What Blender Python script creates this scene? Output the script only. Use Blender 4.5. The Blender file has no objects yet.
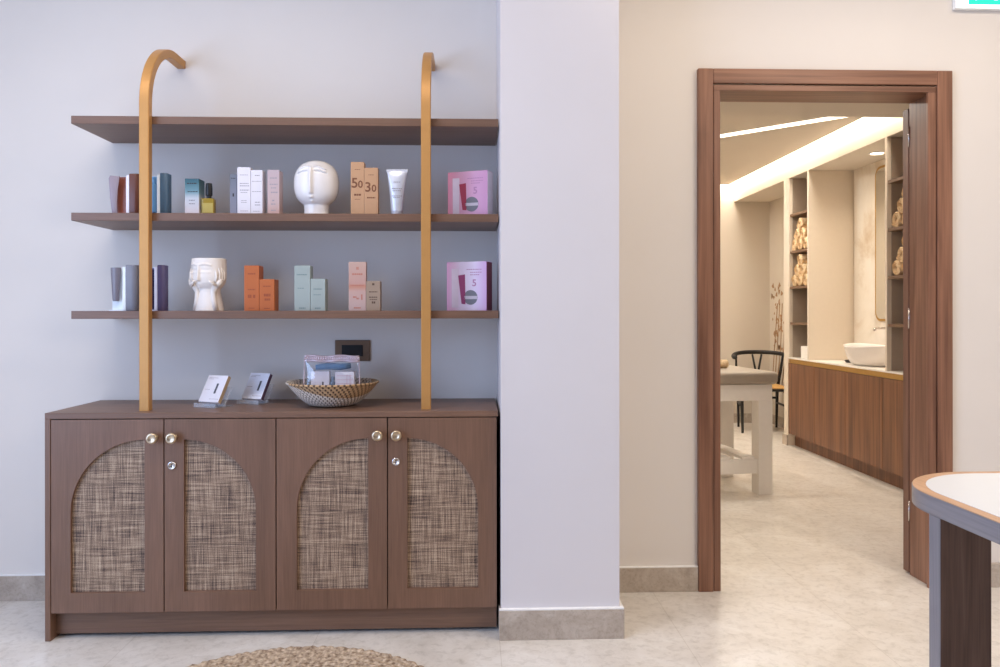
import bpy, bmesh, math, random
from mathutils import Vector, Matrix
R = math.radians
PI = math.pi
sc = bpy.context.scene
C = sc.collection
random.seed(7)

# ------------------------------------------------------------------ camera, world, lights, exposure
cam_d = bpy.data.cameras.new('camera')
cam = bpy.data.objects.new('camera', cam_d)
C.objects.link(cam)
cam_d.sensor_width = 36
cam_d.lens = 28.08
cam_d.shift_y = -0.0205
cam_d.clip_start = 0.05
YAW = math.atan(28 / 780)
cam.matrix_world = (Matrix.Translation((0, 0, 1.155)) @ Matrix.Rotation(-YAW, 4, 'Z')
                    @ Matrix.Rotation(PI / 2, 4, 'X') @ Matrix.Rotation(-0.001, 4, 'Z'))
sc.camera = cam

sc.view_settings.view_transform = 'Standard'
sc.view_settings.look = 'None'
sc.view_settings.exposure = 0.0
sc.view_settings.gamma = 1
sc.view_settings.use_curve_mapping = False
sc.cycles.use_denoising = True
sc.cycles.diffuse_bounces = 6
sc.cycles.sample_clamp_indirect = 6

world = bpy.data.worlds.new('world')
sc.world = world
world.use_nodes = True
world.node_tree.nodes['Background'].inputs['Color'].default_value = (0.55, 0.7, 1.0, 1)
world.node_tree.nodes['Background'].inputs['Strength'].default_value = 1.0


def area(name, loc, direction, sx, sy, power, color, spread=180, shape='RECTANGLE'):
    d = bpy.data.lights.new(name, 'AREA')
    d.shape = shape
    d.size = sx
    d.size_y = sy
    d.energy = power
    d.color = color
    d.spread = R(spread)
    o = bpy.data.objects.new(name, d)
    C.objects.link(o)
    o.location = loc
    o.rotation_euler = Vector(direction).to_track_quat('-Z', 'Y').to_euler()
    return o


DAY = (0.44, 0.62, 1.0)
WARM = (1.0, 0.88, 0.73)
# daylight through the window of the side wall
area('window_daylight', (-3.02, 0.0, 1.45), (1, 0, -0.05), 3.2, 2.1, 122, DAY)
# line of ceiling light before the shelves, and an added unseen fill for the door wall
area('shelf_line_light', (-0.95, 1.95, 2.78), (0, 0, -1), 1.5, 0.14, 19, (1.0, 0.91, 0.82), 170)
area('door_wall_fill', (1.52, 2.56, 2.78), (0, 0, -1), 2.1, 0.14, 13, WARM, 170)
area('ceiling_downlight', (2.0, 1.9, 2.78), (0, 0, -1), 0.5, 0.5, 5, WARM, 170, 'DISK')
area('ceiling_downlight', (2.3, 0.6, 2.78), (0, 0, -1), 0.5, 0.5, 46, WARM, 170, 'DISK')
# unseen fill lamps added at the ceiling to brighten the treatment room
for lx, ly, pw in ((0.9, 5.0, 16), (1.2, 7.0, 17), (2.1, 6.4, 13), (1.5, 4.2, 6)):
    area('treatment_fill', (lx, ly, 2.30 if ly < 4.4 else 2.46), (0, 0, -1), 0.2, 0.2, pw, (1.0, 0.93, 0.83), 170, 'DISK')


# ------------------------------------------------------------------ materials
def lin(c):
    out = []
    for v in c:
        v = v / 255
        out.append(v / 12.92 if v <= 0.04045 else ((v + 0.055) / 1.055) ** 2.4)
    return (*out, 1)


def new_mat(name):
    m = bpy.data.materials.new(name)
    m.use_nodes = True
    nt = m.node_tree
    b = nt.nodes['Principled BSDF']
    return m, nt, b


def plain(name, rgb, rough=0.5, metal=0.0, coat=0.0, noise=0.04, scale=30.0, bump=0.0, spec=None):
    """one colour with a slight procedural mottling"""
    m, nt, b = new_mat(name)
    c = lin(rgb)
    tc = nt.nodes.new('ShaderNodeTexCoord')
    n = nt.nodes.new('ShaderNodeTexNoise')
    n.inputs['Scale'].default_value = scale
    n.inputs['Detail'].default_value = 3
    nt.links.new(tc.outputs['Object'], n.inputs['Vector'])
    r = nt.nodes.new('ShaderNodeValToRGB')
    r.color_ramp.elements[0].position = 0.3
    r.color_ramp.elements[1].position = 0.7
    r.color_ramp.elements[0].color = tuple(min(1, v * (1 - noise)) for v in c[:3]) + (1,)
    r.color_ramp.elements[1].color = tuple(min(1, v * (1 + noise)) for v in c[:3]) + (1,)
    nt.links.new(n.outputs['Fac'], r.inputs['Fac'])
    nt.links.new(r.outputs['Color'], b.inputs['Base Color'])
    b.inputs['Roughness'].default_value = rough
    b.inputs['Metallic'].default_value = metal
    b.inputs['Coat Weight'].default_value = coat
    if spec is not None:
        b.inputs['Specular IOR Level'].default_value = spec
    if bump:
        bp = nt.nodes.new('ShaderNodeBump')
        bp.inputs['Strength'].default_value = bump
        bp.inputs['Distance'].default_value = 0.002
        nt.links.new(n.outputs['Fac'], bp.inputs['Height'])
        nt.links.new(bp.outputs['Normal'], b.inputs['Normal'])
    return m


def wood(name, dark, light, axis='z', fine=120.0, rough=0.45, coat=0.0, broad=10.0):
    m, nt, b = new_mat(name)
    tc = nt.nodes.new('ShaderNodeTexCoord')

    def grain(sc_across, sc_along):
        mp = nt.nodes.new('ShaderNodeMapping')
        s = [sc_across] * 3
        s['xyz'.index(axis)] = sc_along
        mp.inputs['Scale'].default_value = s
        nt.links.new(tc.outputs['Object'], mp.inputs['Vector'])
        n = nt.nodes.new('ShaderNodeTexNoise')
        n.inputs['Scale'].default_value = 1
        n.inputs['Detail'].default_value = 4
        n.inputs['Distortion'].default_value = 0.6
        nt.links.new(mp.outputs['Vector'], n.inputs['Vector'])
        return n
    a = grain(fine, fine * 0.03)
    d = grain(broad, broad * 0.08)
    mix = nt.nodes.new('ShaderNodeMath')
    mix.operation = 'MULTIPLY_ADD'
    mix.inputs[1].default_value = 0.5
    nt.links.new(a.outputs['Fac'], mix.inputs[0])
    h = nt.nodes.new('ShaderNodeMath')
    h.operation = 'MULTIPLY'
    h.inputs[1].default_value = 0.5
    nt.links.new(d.outputs['Fac'], h.inputs[0])
    nt.links.new(h.outputs[0], mix.inputs[2])
    r = nt.nodes.new('ShaderNodeValToRGB')
    r.color_ramp.elements[0].position = 0.36
    r.color_ramp.elements[1].position = 0.64
    r.color_ramp.elements[0].color = lin(dark)
    r.color_ramp.elements[1].color = lin(light)
    nt.links.new(mix.outputs[0], r.inputs['Fac'])
    nt.links.new(r.outputs['Color'], b.inputs['Base Color'])
    b.inputs['Roughness'].default_value = rough
    b.inputs['Coat Weight'].default_value = coat
    bp = nt.nodes.new('ShaderNodeBump')
    bp.inputs['Strength'].default_value = 0.12
    bp.inputs['Distance'].default_value = 0.001
    nt.links.new(a.outputs['Fac'], bp.inputs['Height'])
    nt.links.new(bp.outputs['Normal'], b.inputs['Normal'])
    return m


def graded(name, stops, rough=0.45, axis='Z', span=(0, 1)):
    """printed colour fade along one local axis of a carton"""
    m, nt, b = new_mat(name)
    tc = nt.nodes.new('ShaderNodeTexCoord')
    sx = nt.nodes.new('ShaderNodeSeparateXYZ')
    nt.links.new(tc.outputs['Object'], sx.inputs[0])
    mr = nt.nodes.new('ShaderNodeMapRange')
    mr.inputs['From Min'].default_value = span[0]
    mr.inputs['From Max'].default_value = span[1]
    nt.links.new(sx.outputs[axis], mr.inputs['Value'])
    r = nt.nodes.new('ShaderNodeValToRGB')
    el = r.color_ramp.elements
    while len(el) < len(stops):
        el.new(0.5)
    for e, (p, c) in zip(el, stops):
        e.position = p
        e.color = lin(c)
    nt.links.new(mr.outputs['Result'], r.inputs['Fac'])
    nt.links.new(r.outputs['Color'], b.inputs['Base Color'])
    b.inputs['Roughness'].default_value = rough
    return m


def glow(name, rgb, strength):
    m, nt, b = new_mat(name)
    b.inputs['Base Color'].default_value = lin(rgb)
    b.inputs['Emission Color'].default_value = lin(rgb)
    b.inputs['Emission Strength'].default_value = strength
    return m


def clear(name, tint=(255, 255, 255), gloss=0.14, rough=0.08):
    m, nt, b = new_mat(name)
    out = nt.nodes['Material Output']
    t = nt.nodes.new('ShaderNodeBsdfTransparent')
    t.inputs['Color'].default_value = lin(tint)
    g = nt.nodes.new('ShaderNodeBsdfGlossy')
    g.inputs['Roughness'].default_value = rough
    mx = nt.nodes.new('ShaderNodeMixShader')
    mx.inputs[0].default_value = gloss
    nt.links.new(t.outputs[0], mx.inputs[1])
    nt.links.new(g.outputs[0], mx.inputs[2])
    nt.links.new(mx.outputs[0], out.inputs['Surface'])
    return m


def stone(name, base, dark, light, scale=6.0, rough=0.3, tile=None, speck=0.8):
    m, nt, b = new_mat(name)
    tc = nt.nodes.new('ShaderNodeTexCoord')
    n1 = nt.nodes.new('ShaderNodeTexNoise')
    n1.inputs['Scale'].default_value = scale
    n1.inputs['Detail'].default_value = 8
    n1.inputs['Roughness'].default_value = 0.65
    n1.inputs['Distortion'].default_value = 0.8
    n2 = nt.nodes.new('ShaderNodeTexNoise')
    n2.inputs['Scale'].default_value = scale * 9
    n2.inputs['Detail'].default_value = 8
    n2.inputs['Roughness'].default_value = 0.7
    n2.inputs['Distortion'].default_value = 0.4
    for n in (n1, n2):
        nt.links.new(tc.outputs['Object'], n.inputs['Vector'])
    r1 = nt.nodes.new('ShaderNodeValToRGB')
    e = r1.color_ramp.elements
    e[0].position, e[0].color = 0.32, lin(dark)
    e[1].position, e[1].color = 0.68, lin(light)
    k = e.new(0.5)
    k.color = lin(base)
    nt.links.new(n1.outputs['Fac'], r1.inputs['Fac'])
    r2 = nt.nodes.new('ShaderNodeValToRGB')
    r2.color_ramp.elements[0].position = 0.28
    r2.color_ramp.elements[0].color = (0.70, 0.68, 0.65, 1)
    r2.color_ramp.elements[1].position = 0.52
    r2.color_ramp.elements[1].color = (1, 1, 1, 1)
    nt.links.new(n2.outputs['Fac'], r2.inputs['Fac'])
    mx = nt.nodes.new('ShaderNodeMix')
    mx.data_type = 'RGBA'
    mx.blend_type = 'MULTIPLY'
    mx.inputs['Factor'].default_value = speck
    nt.links.new(r1.outputs['Color'], mx.inputs['A'])
    nt.links.new(r2.outputs['Color'], mx.inputs['B'])
    last = mx.outputs['Result']
    if tile:
        br = nt.nodes.new('ShaderNodeTexBrick')
        br.offset = 0.0
        br.inputs['Scale'].default_value = 1
        br.inputs['Brick Width'].default_value = tile / 2
        br.inputs['Row Height'].default_value = tile
        br.inputs['Mortar Size'].default_value = 0.0016
        br.inputs['Mortar Smooth'].default_value = 0.3
        br.inputs['Color1'].default_value = (1, 1, 1, 1)
        br.inputs['Color2'].default_value = (0.96, 0.96, 0.96, 1)
        br.inputs['Mortar'].default_value = (0.82, 0.80, 0.78, 1)
        mp = nt.nodes.new('ShaderNodeMapping')
        mp.inputs['Location'].default_value = (-0.096, 0.53, 0)
        nt.links.new(tc.outputs['Object'], mp.inputs['Vector'])
        nt.links.new(mp.outputs['Vector'], br.inputs['Vector'])
        m2 = nt.nodes.new('ShaderNodeMix')
        m2.data_type = 'RGBA'
        m2.blend_type = 'MULTIPLY'
        m2.inputs['Factor'].default_value = 1
        nt.links.new(last, m2.inputs['A'])
        nt.links.new(br.outputs['Color'], m2.inputs['B'])
        last = m2.outputs['Result']
    nt.links.new(last, b.inputs['Base Color'])
    b.inputs['Roughness'].default_value = rough
    return m


def rattan_mat():
    m, nt, b = new_mat('rattan_weave')
    tc = nt.nodes.new('ShaderNodeTexCoord')

    def threads(scale):
        mp = nt.nodes.new('ShaderNodeMapping')
        mp.inputs['Scale'].default_value = scale
        nt.links.new(tc.outputs['Object'], mp.inputs['Vector'])
        n = nt.nodes.new('ShaderNodeTexNoise')
        n.inputs['Scale'].default_value = 1
        n.inputs['Detail'].default_value = 2
        nt.links.new(mp.outputs['Vector'], n.inputs['Vector'])
        return n.outputs['Fac']

    def op(kind, a, b_):
        q = nt.nodes.new('ShaderNodeMath')
        q.operation = kind
        for i, v in enumerate((a, b_)):
            if isinstance(v, float):
                q.inputs[i].default_value = v
            else:
                nt.links.new(v, q.inputs[i])
        return q.outputs[0]
    v1 = threads((300, 5, 9))
    h1 = threads((9, 5, 300))
    v2 = threads((75, 5, 3))
    h2 = threads((3, 5, 75))
    fine = threads((330, 5, 330))
    s = op('ADD', op('MULTIPLY', v1, 0.3), op('MULTIPLY', h1, 0.3))
    s = op('ADD', s, op('MULTIPLY', op('ADD', v2, h2), 0.12))
    s = op('ADD', s, op('MULTIPLY', fine, 0.16))
    r = nt.nodes.new('ShaderNodeValToRGB')
    e = r.color_ramp.elements
    e[0].position, e[0].color = 0.42, lin((70, 52, 44))
    e[1].position, e[1].color = 0.62, lin((206, 182, 154))
    k = e.new(0.51)
    k.color = lin((146, 120, 98))
    nt.links.new(s, r.inputs['Fac'])
    nt.links.new(r.outputs['Color'], b.inputs['Base Color'])
    b.inputs['Roughness'].default_value = 0.6
    bp = nt.nodes.new('ShaderNodeBump')
    bp.inputs['Strength'].default_value = 0.4
    bp.inputs['Distance'].default_value = 0.002
    nt.links.new(s, bp.inputs['Height'])
    nt.links.new(bp.outputs['Normal'], b.inputs['Normal'])
    return m


def fibre(name, dark, light, scale):
    m, nt, b = new_mat(name)
    tc = nt.nodes.new('ShaderNodeTexCoord')
    n = nt.nodes.new('ShaderNodeTexNoise')
    n.inputs['Scale'].default_value = scale
    n.inputs['Detail'].default_value = 5
    nt.links.new(tc.outputs['Object'], n.inputs['Vector'])
    r = nt.nodes.new('ShaderNodeValToRGB')
    r.color_ramp.elements[0].position = 0.33
    r.color_ramp.elements[1].position = 0.64
    r.color_ramp.elements[0].color = lin(dark)
    r.color_ramp.elements[1].color = lin(light)
    nt.links.new(n.outputs['Fac'], r.inputs['Fac'])
    nt.links.new(r.outputs['Color'], b.inputs['Base Color'])
    b.inputs['Roughness'].default_value = 0.85
    bp = nt.nodes.new('ShaderNodeBump')
    bp.inputs['Strength'].default_value = 0.5
    bp.inputs['Distance'].default_value = 0.003
    nt.links.new(n.outputs['Fac'], bp.inputs['Height'])
    nt.links.new(bp.outputs['Normal'], b.inputs['Normal'])
    return m


def basket_mat():
    """stitched coils: slanted wraps of cream, tan and black grass"""
    m, nt, b = new_mat('stitched_seagrass')
    tc = nt.nodes.new('ShaderNodeTexCoord')
    sx = nt.nodes.new('ShaderNodeSeparateXYZ')
    nt.links.new(tc.outputs['Object'], sx.inputs[0])

    def op(kind, a, b_=None):
        q = nt.nodes.new('ShaderNodeMath')
        q.operation = kind
        for i, v in enumerate((a, b_)):
            if v is None:
                continue
            if isinstance(v, (int, float)):
                q.inputs[i].default_value = v
            else:
                nt.links.new(v, q.inputs[i])
        return q.outputs[0]
    ang = op('ARCTAN2', sx.outputs['Y'], sx.outputs['X'])
    row = op('FLOOR', op('MULTIPLY', sx.outputs['Z'], 118.0))
    ph = op('ADD', op('MULTIPLY', ang, 50.0), op('MULTIPLY', row, 2.5))
    st = op('SINE', ph)
    patch = op('ADD', op('COSINE', op('ADD', ang, 0.95)), op('MULTIPLY', sx.outputs['Z'], 20.0))
    sel = op('GREATER_THAN', patch, 1.75)
    r1 = nt.nodes.new('ShaderNodeValToRGB')      # cream with dark stitches
    e = r1.color_ramp.elements
    e[0].position, e[0].color = 0.08, lin((96, 78, 64))
    e[1].position, e[1].color = 0.30, lin((222, 210, 196))
    r2 = nt.nodes.new('ShaderNodeValToRGB')      # tan with dark stitches
    e = r2.color_ramp.elements
    e[0].position, e[0].color = 0.14, lin((88, 64, 46))
    e[1].position, e[1].color = 0.45, lin((192, 158, 118))
    half = op('MULTIPLY_ADD', st, 0.5)
    half.node.inputs[2].default_value = 0.5
    nt.links.new(half, r1.inputs['Fac'])
    nt.links.new(half, r2.inputs['Fac'])
    mx = nt.nodes.new('ShaderNodeMix')
    mx.data_type = 'RGBA'
    nt.links.new(sel, mx.inputs['Factor'])
    nt.links.new(r1.outputs['Color'], mx.inputs['A'])
    nt.links.new(r2.outputs['Color'], mx.inputs['B'])
    nt.links.new(mx.outputs['Result'], b.inputs['Base Color'])
    b.inputs['Roughness'].default_value = 0.7
    return m


M = {}
M['wall'] = plain('wall_paint', (226, 219, 212), 0.75, noise=0.012, scale=3)
M['wall_spa'] = plain('wall_paint_warm', (214, 204, 190), 0.75, noise=0.012, scale=3)
M['ceiling'] = plain('ceiling_paint', (232, 226, 218), 0.8, noise=0.01, scale=3)
M['ceiling_spa'] = plain('ceiling_paint_beige', (216, 206, 192), 0.8, noise=0.01, scale=3)
M['floor'] = stone('limestone_floor', (222, 215, 206), (208, 200, 190), (232, 227, 220), 3.2, 0.32, 1.3)
M['skirting'] = stone('stone_skirting', (184, 170, 156), (166, 152, 138), (198, 188, 176), 9, 0.35)
M['white_trim'] = plain('white_bead', (240, 238, 236), 0.5)
M['brown_x'] = wood('brown_oak_x', (108, 79, 61), (130, 97, 77), 'x', 160, 0.42)
M['brown_z'] = wood('brown_oak_z', (107, 78, 60), (129, 95, 75), 'z', 220, 0.42)
M['walnut_z'] = wood('walnut_z', (106, 70, 52), (152, 108, 84), 'z', 60, 0.38, broad=16)
M['walnut_x'] = wood('walnut_x', (106, 70, 52), (152, 108, 84), 'x', 60, 0.38, broad=16)
M['door_dark'] = wood('door_veneer', (98, 66, 52), (132, 94, 76), 'z', 60, 0.4)
M['vanity'] = wood('vanity_walnut', (92, 57, 36), (140, 94, 64), 'z', 46, 0.45, broad=14)
M['dark_wood_z'] = wood('smoked_oak_z', (78, 54, 42), (116, 86, 70), 'z', 110, 0.5, broad=22)
M['oak_edge'] = wood('oak_edge', (108, 104, 108), (134, 128, 130), 'y', 120, 0.35, 0.3)  # same oak as the top band, greyed to carry cool window light
M['oak_edge_daylit_z'] = wood('oak_edge_daylit_z', (108, 104, 108), (134, 128, 130), 'z', 120, 0.35, 0.3)  # leg strips, with the same window light put into the colour
M['oak_top'] = wood('oak_top_band', (176, 136, 104), (204, 164, 130), 'y', 120, 0.4)
M['laminate'] = plain('white_laminate', (216, 219, 223), 0.35, noise=0.005)
M['bronze'] = plain('gold_lacquer', (198, 145, 82), 0.42, 0.3, noise=0.03)
M['brass'] = plain('brushed_brass', (206, 186, 158), 0.3, 1.0)
M['steel'] = plain('polished_steel', (210, 204, 200), 0.2, 1.0)
M['gold_strip'] = plain('gold_profile', (196, 156, 88), 0.4, 0.7)
M['rattan'] = rattan_mat()
M['black'] = plain('black_plastic', (18, 17, 18), 0.4)
M['dark_gap'] = plain('dark_board', (40, 30, 28), 0.7)
M['ceramic'] = plain('white_glaze', (236, 230, 226), 0.22, noise=0.01)
M['matte_ceramic'] = plain('matte_glaze', (238, 228, 218), 0.5, noise=0.01)
M['jute'] = fibre('jute', (122, 98, 76), (206, 184, 158), 70)
M['basket'] = basket_mat()
M['white_paper'] = plain('white_card', (226, 221, 226), 0.5, noise=0.01)
M['ink'] = plain('grey_ink', (158, 150, 156), 0.6)
M['ink_dark'] = plain('dark_ink', (46, 40, 42), 0.6)
M['clear'] = clear('clear_acrylic', (250, 252, 255), 0.22, 0.3)
_nt = M['clear'].node_tree
_mx = next(q for q in _nt.nodes if q.type == 'MIX_SHADER')
_nt.nodes['Principled BSDF'].inputs['Base Color'].default_value = lin((246, 248, 252))
_nt.nodes['Principled BSDF'].inputs['Roughness'].default_value = 0.15
_nt.links.new(_nt.nodes['Principled BSDF'].outputs[0], _mx.inputs[2])
M['film'] = clear('clear_vinyl', (250, 250, 254), 0.10, 0.12)
M['cream_panel'] = plain('cream_lacquer', (226, 214, 198), 0.5, noise=0.01)
M['niche'] = plain('taupe_laminate', (172, 156, 140), 0.6, noise=0.02)
M['shelf_dark'] = plain('brown_shelf', (120, 92, 70), 0.55, noise=0.06)
M['marble'] = stone('white_marble', (236, 228, 216), (206, 184, 158), (240, 234, 226), 1.5, 0.25, speck=0.15)
M['mirror'] = plain('mirror_glass', (236, 238, 236), 0.02, 1.0, noise=0.0)
M['towel'] = fibre('cream_towel', (206, 170, 126), (240, 216, 178), 60)
M['taupe_vinyl'] = plain('taupe_vinyl', (168, 156, 142), 0.42, noise=0.03)
M['white_wood'] = plain('white_painted_wood', (246, 242, 236), 0.45, noise=0.015)
M['black_wood'] = plain('black_lacquer_wood', (26, 24, 25), 0.4)
M['cord'] = plain('woven_cord', (206, 160, 96), 0.8, noise=0.15, scale=200)
M['led'] = glow('warm_led', (255, 245, 230), 20)
M['led_line'] = glow('warm_led_line', (255, 240, 216), 4.0)
M['lamp'] = glow('downlight_lens', (255, 240, 216), 8)


# ------------------------------------------------------------------ mesh helpers
class B:
    """collects shapes and links them as one mesh object"""

    def __init__(self):
        self.bm = bmesh.new()

    def box(self, x0, x1, y0, y1, z0, z1, bev=0.0, seg=2, rot=None):
        bm = self.bm
        mat = Matrix.Translation(((x0 + x1) / 2, (y0 + y1) / 2, (z0 + z1) / 2))
        if rot is not None:
            mat = mat @ rot
        mat = mat @ Matrix.Diagonal((x1 - x0, y1 - y0, z1 - z0, 1))
        r = bmesh.ops.create_cube(bm, size=1, matrix=mat)
        if bev:
            es = {e for v in r['verts'] for e in v.link_edges}
            bmesh.ops.bevel(bm, geom=list(es), offset=bev, segments=seg, affect='EDGES', profile=0.5)
        return self

    def prism(self, pts, axis, a0, a1, bev=0.0):
        """polygon in the plane across axis, extruded from a0 to a1"""
        bm = self.bm

        def mk(p, a):
            if axis == 'y':
                return (p[0], a, p[1])
            if axis == 'x':
                return (a, p[0], p[1])
            return (p[0], p[1], a)
        v0 = [bm.verts.new(mk(p, a0)) for p in pts]
        v1 = [bm.verts.new(mk(p, a1)) for p in pts]
        n = len(pts)
        fs = [bm.faces.new(v0), bm.faces.new(v1[::-1])]
        for i in range(n):
            fs.append(bm.faces.new((v0[i], v1[i], v1[(i + 1) % n], v0[(i + 1) % n])))
        bmesh.ops.recalc_face_normals(bm, faces=fs)
        if bev:
            es = {e for f in fs[:2] for e in f.edges}
            bmesh.ops.bevel(bm, geom=list(es), offset=bev, segments=2, affect='EDGES', profile=0.5)
        return self

    def lathe(self, prof, seg=48, c=(0, 0, 0), sx=1, sy=1, fn=None, cap=True, mat=None):
        bm = self.bm
        rings = []
        for j, (r, z) in enumerate(prof):
            ring = []
            for i in range(seg):
                a = 2 * PI * i / seg
                p = Vector((r * math.cos(a) * sx, r * math.sin(a) * sy, z))
                if fn:
                    p = fn(p, a, j)
                p = p + Vector(c)
                if mat is not None:
                    p = mat @ p
                ring.append(bm.verts.new(p))
            rings.append(ring)
        fs = []
        for j in range(len(rings) - 1):
            for i in range(seg):
                k = (i + 1) % seg
                fs.append(bm.faces.new((rings[j][i], rings[j][k], rings[j + 1][k], rings[j + 1][i])))
        if cap:
            fs.append(bm.faces.new(rings[0][::-1]))
            fs.append(bm.faces.new(rings[-1]))
        bmesh.ops.recalc_face_normals(bm, faces=fs)
        return self

    def tube(self, pts, r, seg=10, closed=False):
        bm = self.bm
        pts = [Vector(p) for p in pts]
        n = len(pts)
        rr = r if isinstance(r, (list, tuple)) else [r] * n
        rings = []
        up = Vector((0, 0, 1))
        for i, p in enumerate(pts):
            if closed:
                t = pts[(i + 1) % n] - pts[i - 1]
            else:
                t = pts[min(i + 1, n - 1)] - pts[max(i - 1, 0)]
            t.normalize()
            ref = up if abs(t.dot(up)) < 0.95 else Vector((1, 0, 0))
            u = t.cross(ref).normalized()
            if i and u.dot(lastu) < 0:
                u = -u
            lastu = u
            w = t.cross(u).normalized()
            rings.append([bm.verts.new(p + (u * math.cos(2 * PI * k / seg) + w * math.sin(2 * PI * k / seg)) * rr[i])
                          for k in range(seg)])
        fs = []
        for j in range(n if closed else n - 1):
            a, b = rings[j], rings[(j + 1) % n]
            for k in range(seg):
                q = (k + 1) % seg
                fs.append(bm.faces.new((a[k], a[q], b[q], b[k])))
        if not closed:
            fs.append(bm.faces.new(rings[0][::-1]))
            fs.append(bm.faces.new(rings[-1]))
        bmesh.ops.recalc_face_normals(bm, faces=fs)
        return self

    def disc_y(self, x, z, y0, y1, r, seg=24):
        """short cylinder whose axis is y"""
        return self.prism([(x + r * math.cos(2 * PI * i / seg), z + r * math.sin(2 * PI * i / seg)) for i in range(seg)], 'y', y0, y1)

    def text(self, s, size, x, y, z):
        """flat lettering on a face that looks to -y, centred on x, standing on z"""
        cu = bpy.data.curves.new('lettering', 'FONT')
        cu.body = s
        cu.size = size
        cu.align_x = 'CENTER'
        cu.extrude = 0.0002
        cu.offset = 0.0008
        o = bpy.data.objects.new('lettering', cu)
        C.objects.link(o)
        dg = bpy.context.evaluated_depsgraph_get()
        me = bpy.data.meshes.new_from_object(o.evaluated_get(dg))
        bpy.data.objects.remove(o)
        me.transform(Matrix.Translation((x, y, z)) @ Matrix.Rotation(PI / 2, 4, 'X'))
        self.bm.from_mesh(me)
        bpy.data.meshes.remove(me)
        return self

    def done(self, name, mat, parent=None, label=None, smooth=False, loc=None):
        me = bpy.data.meshes.new(name)
        if smooth:
            for f in self.bm.faces:
                f.smooth = True
        self.bm.to_mesh(me)
        self.bm.free()
        me.materials.append(mat)
        o = bpy.data.objects.new(name, me)
        C.objects.link(o)
        if smooth == 'auto':
            me.set_sharp_from_angle(angle=R(38))
        if parent is not None:
            o.parent = parent
        if loc is not None:
            o.location = loc
        if label:
            o['label'] = label
        return o


def tag(o, label, cat, group=None):
    o['label'] = label
    o['category'] = cat
    if group:
        o['group'] = group
    return o


def thing(name, label, cat, loc=(0, 0, 0), rz=0.0, group=None):
    o = bpy.data.objects.new(name, None)
    o.empty_display_size = 0.05
    C.objects.link(o)
    o.location = loc
    o.rotation_euler = (0, 0, rz)
    return tag(o, label, cat, group)


def struct(o):
    o['kind'] = 'structure'
    return o


# ------------------------------------------------------------------ setting: front room
YW = 3.215          # face of the wall behind the shelves and round the doorway
YS = 3.37           # its far face, in the treatment room
struct(B().box(-3.2, 4.6, -5.1, 8.3, -0.1, 0).done('floor', M['floor']))
wb = B()
wb.box(-3.0, 0.95, YW, YS, 0, 2.8)
wb.box(2.0, 4.5, YW, YS, 0, 2.8)
wb.box(0.95, 2.0, YW, YS, 2.15, 2.8)
struct(wb.done('wall_back', M['wall']))
struct(B().box(0.102, 0.524, 2.762, YW, 0, 2.8).done('wall_pillar', plain('pillar_shade_tone', (215, 210, 211), 0.75, noise=0.012, scale=3)))  # wall colour darkened and cooled to carry the pillar's bluish shade
wl = B()
wl.box(-3.15, -3.0, -5.0, -1.7, 0, 2.8).box(-3.15, -3.0, 1.7, YS, 0, 2.8)
wl.box(-3.15, -3.0, -1.7, 1.7, 0, 0.3).box(-3.15, -3.0, -1.7, 1.7, 2.55, 2.8)
struct(wl.done('wall_left', M['wall']))
wf = B()
for y in (-1.7, -0.02, 1.66):
    wf.box(-3.12, -3.06, y, y + 0.04, 0.3, 2.55, 0.004)
wf.box(-3.12, -3.06, -1.7, 1.7, 0.3, 0.34, 0.004).box(-3.12, -3.06, -1.7, 1.7, 2.51, 2.55, 0.004)
win = struct(wf.done('window_1', M['white_trim']))
struct(B().box(4.5, 4.65, -5.0, YS, 0, 2.8).done('wall_right', M['wall']))
struct(B().box(-3.15, 4.65, -5.15, -5.0, 0, 2.8).done('wall_front', M['walnut_z']))
struct(B().box(-3.15, 4.65, -5.15, YS, 2.8, 2.95).done('ceiling', M['ceiling']))


def skirting(name, x0, x1, y0, y1, h=0.1):
    o = struct(B().box(x0, x1, y0, y1, 0, h, 0.001, 1).done(name, M['skirting']))
    return o


skirting('baseboard_back', -3.0, -1.51, YW - 0.015, YW)
skirting('baseboard_doorway', 0.54, 0.936, YW - 0.015, YW)
skirting('baseboard_corner', 2.013, 4.5, YW - 0.015, YW)
bp_ = B().box(0.0945, 0.539, 2.747, 2.762, 0, 0.104, 0.001, 1)
bp_.box(0.524, 0.539, 2.762, YW - 0.016, 0, 0.104, 0.001, 1).box(0.0945, 0.099, 2.762, 2.80, 0, 0.104)
struct(bp_.done('baseboard_pillar', M['skirting']))
bd = B().box(0.0955, 0.538, 2.748, 2.762, 0.104, 0.110, 0.001, 1).box(0.54, 0.936, YW - 0.014, YW, 0.1, 0.105, 0.001, 1)
bd.box(0.524, 0.538, 2.762, YW - 0.016, 0.104, 0.110, 0.001, 1).box(-3.0, -1.51, YW - 0.014, YW, 0.1, 0.105, 0.001, 1)
struct(bd.done('trim_4', M['white_trim']))

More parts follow.
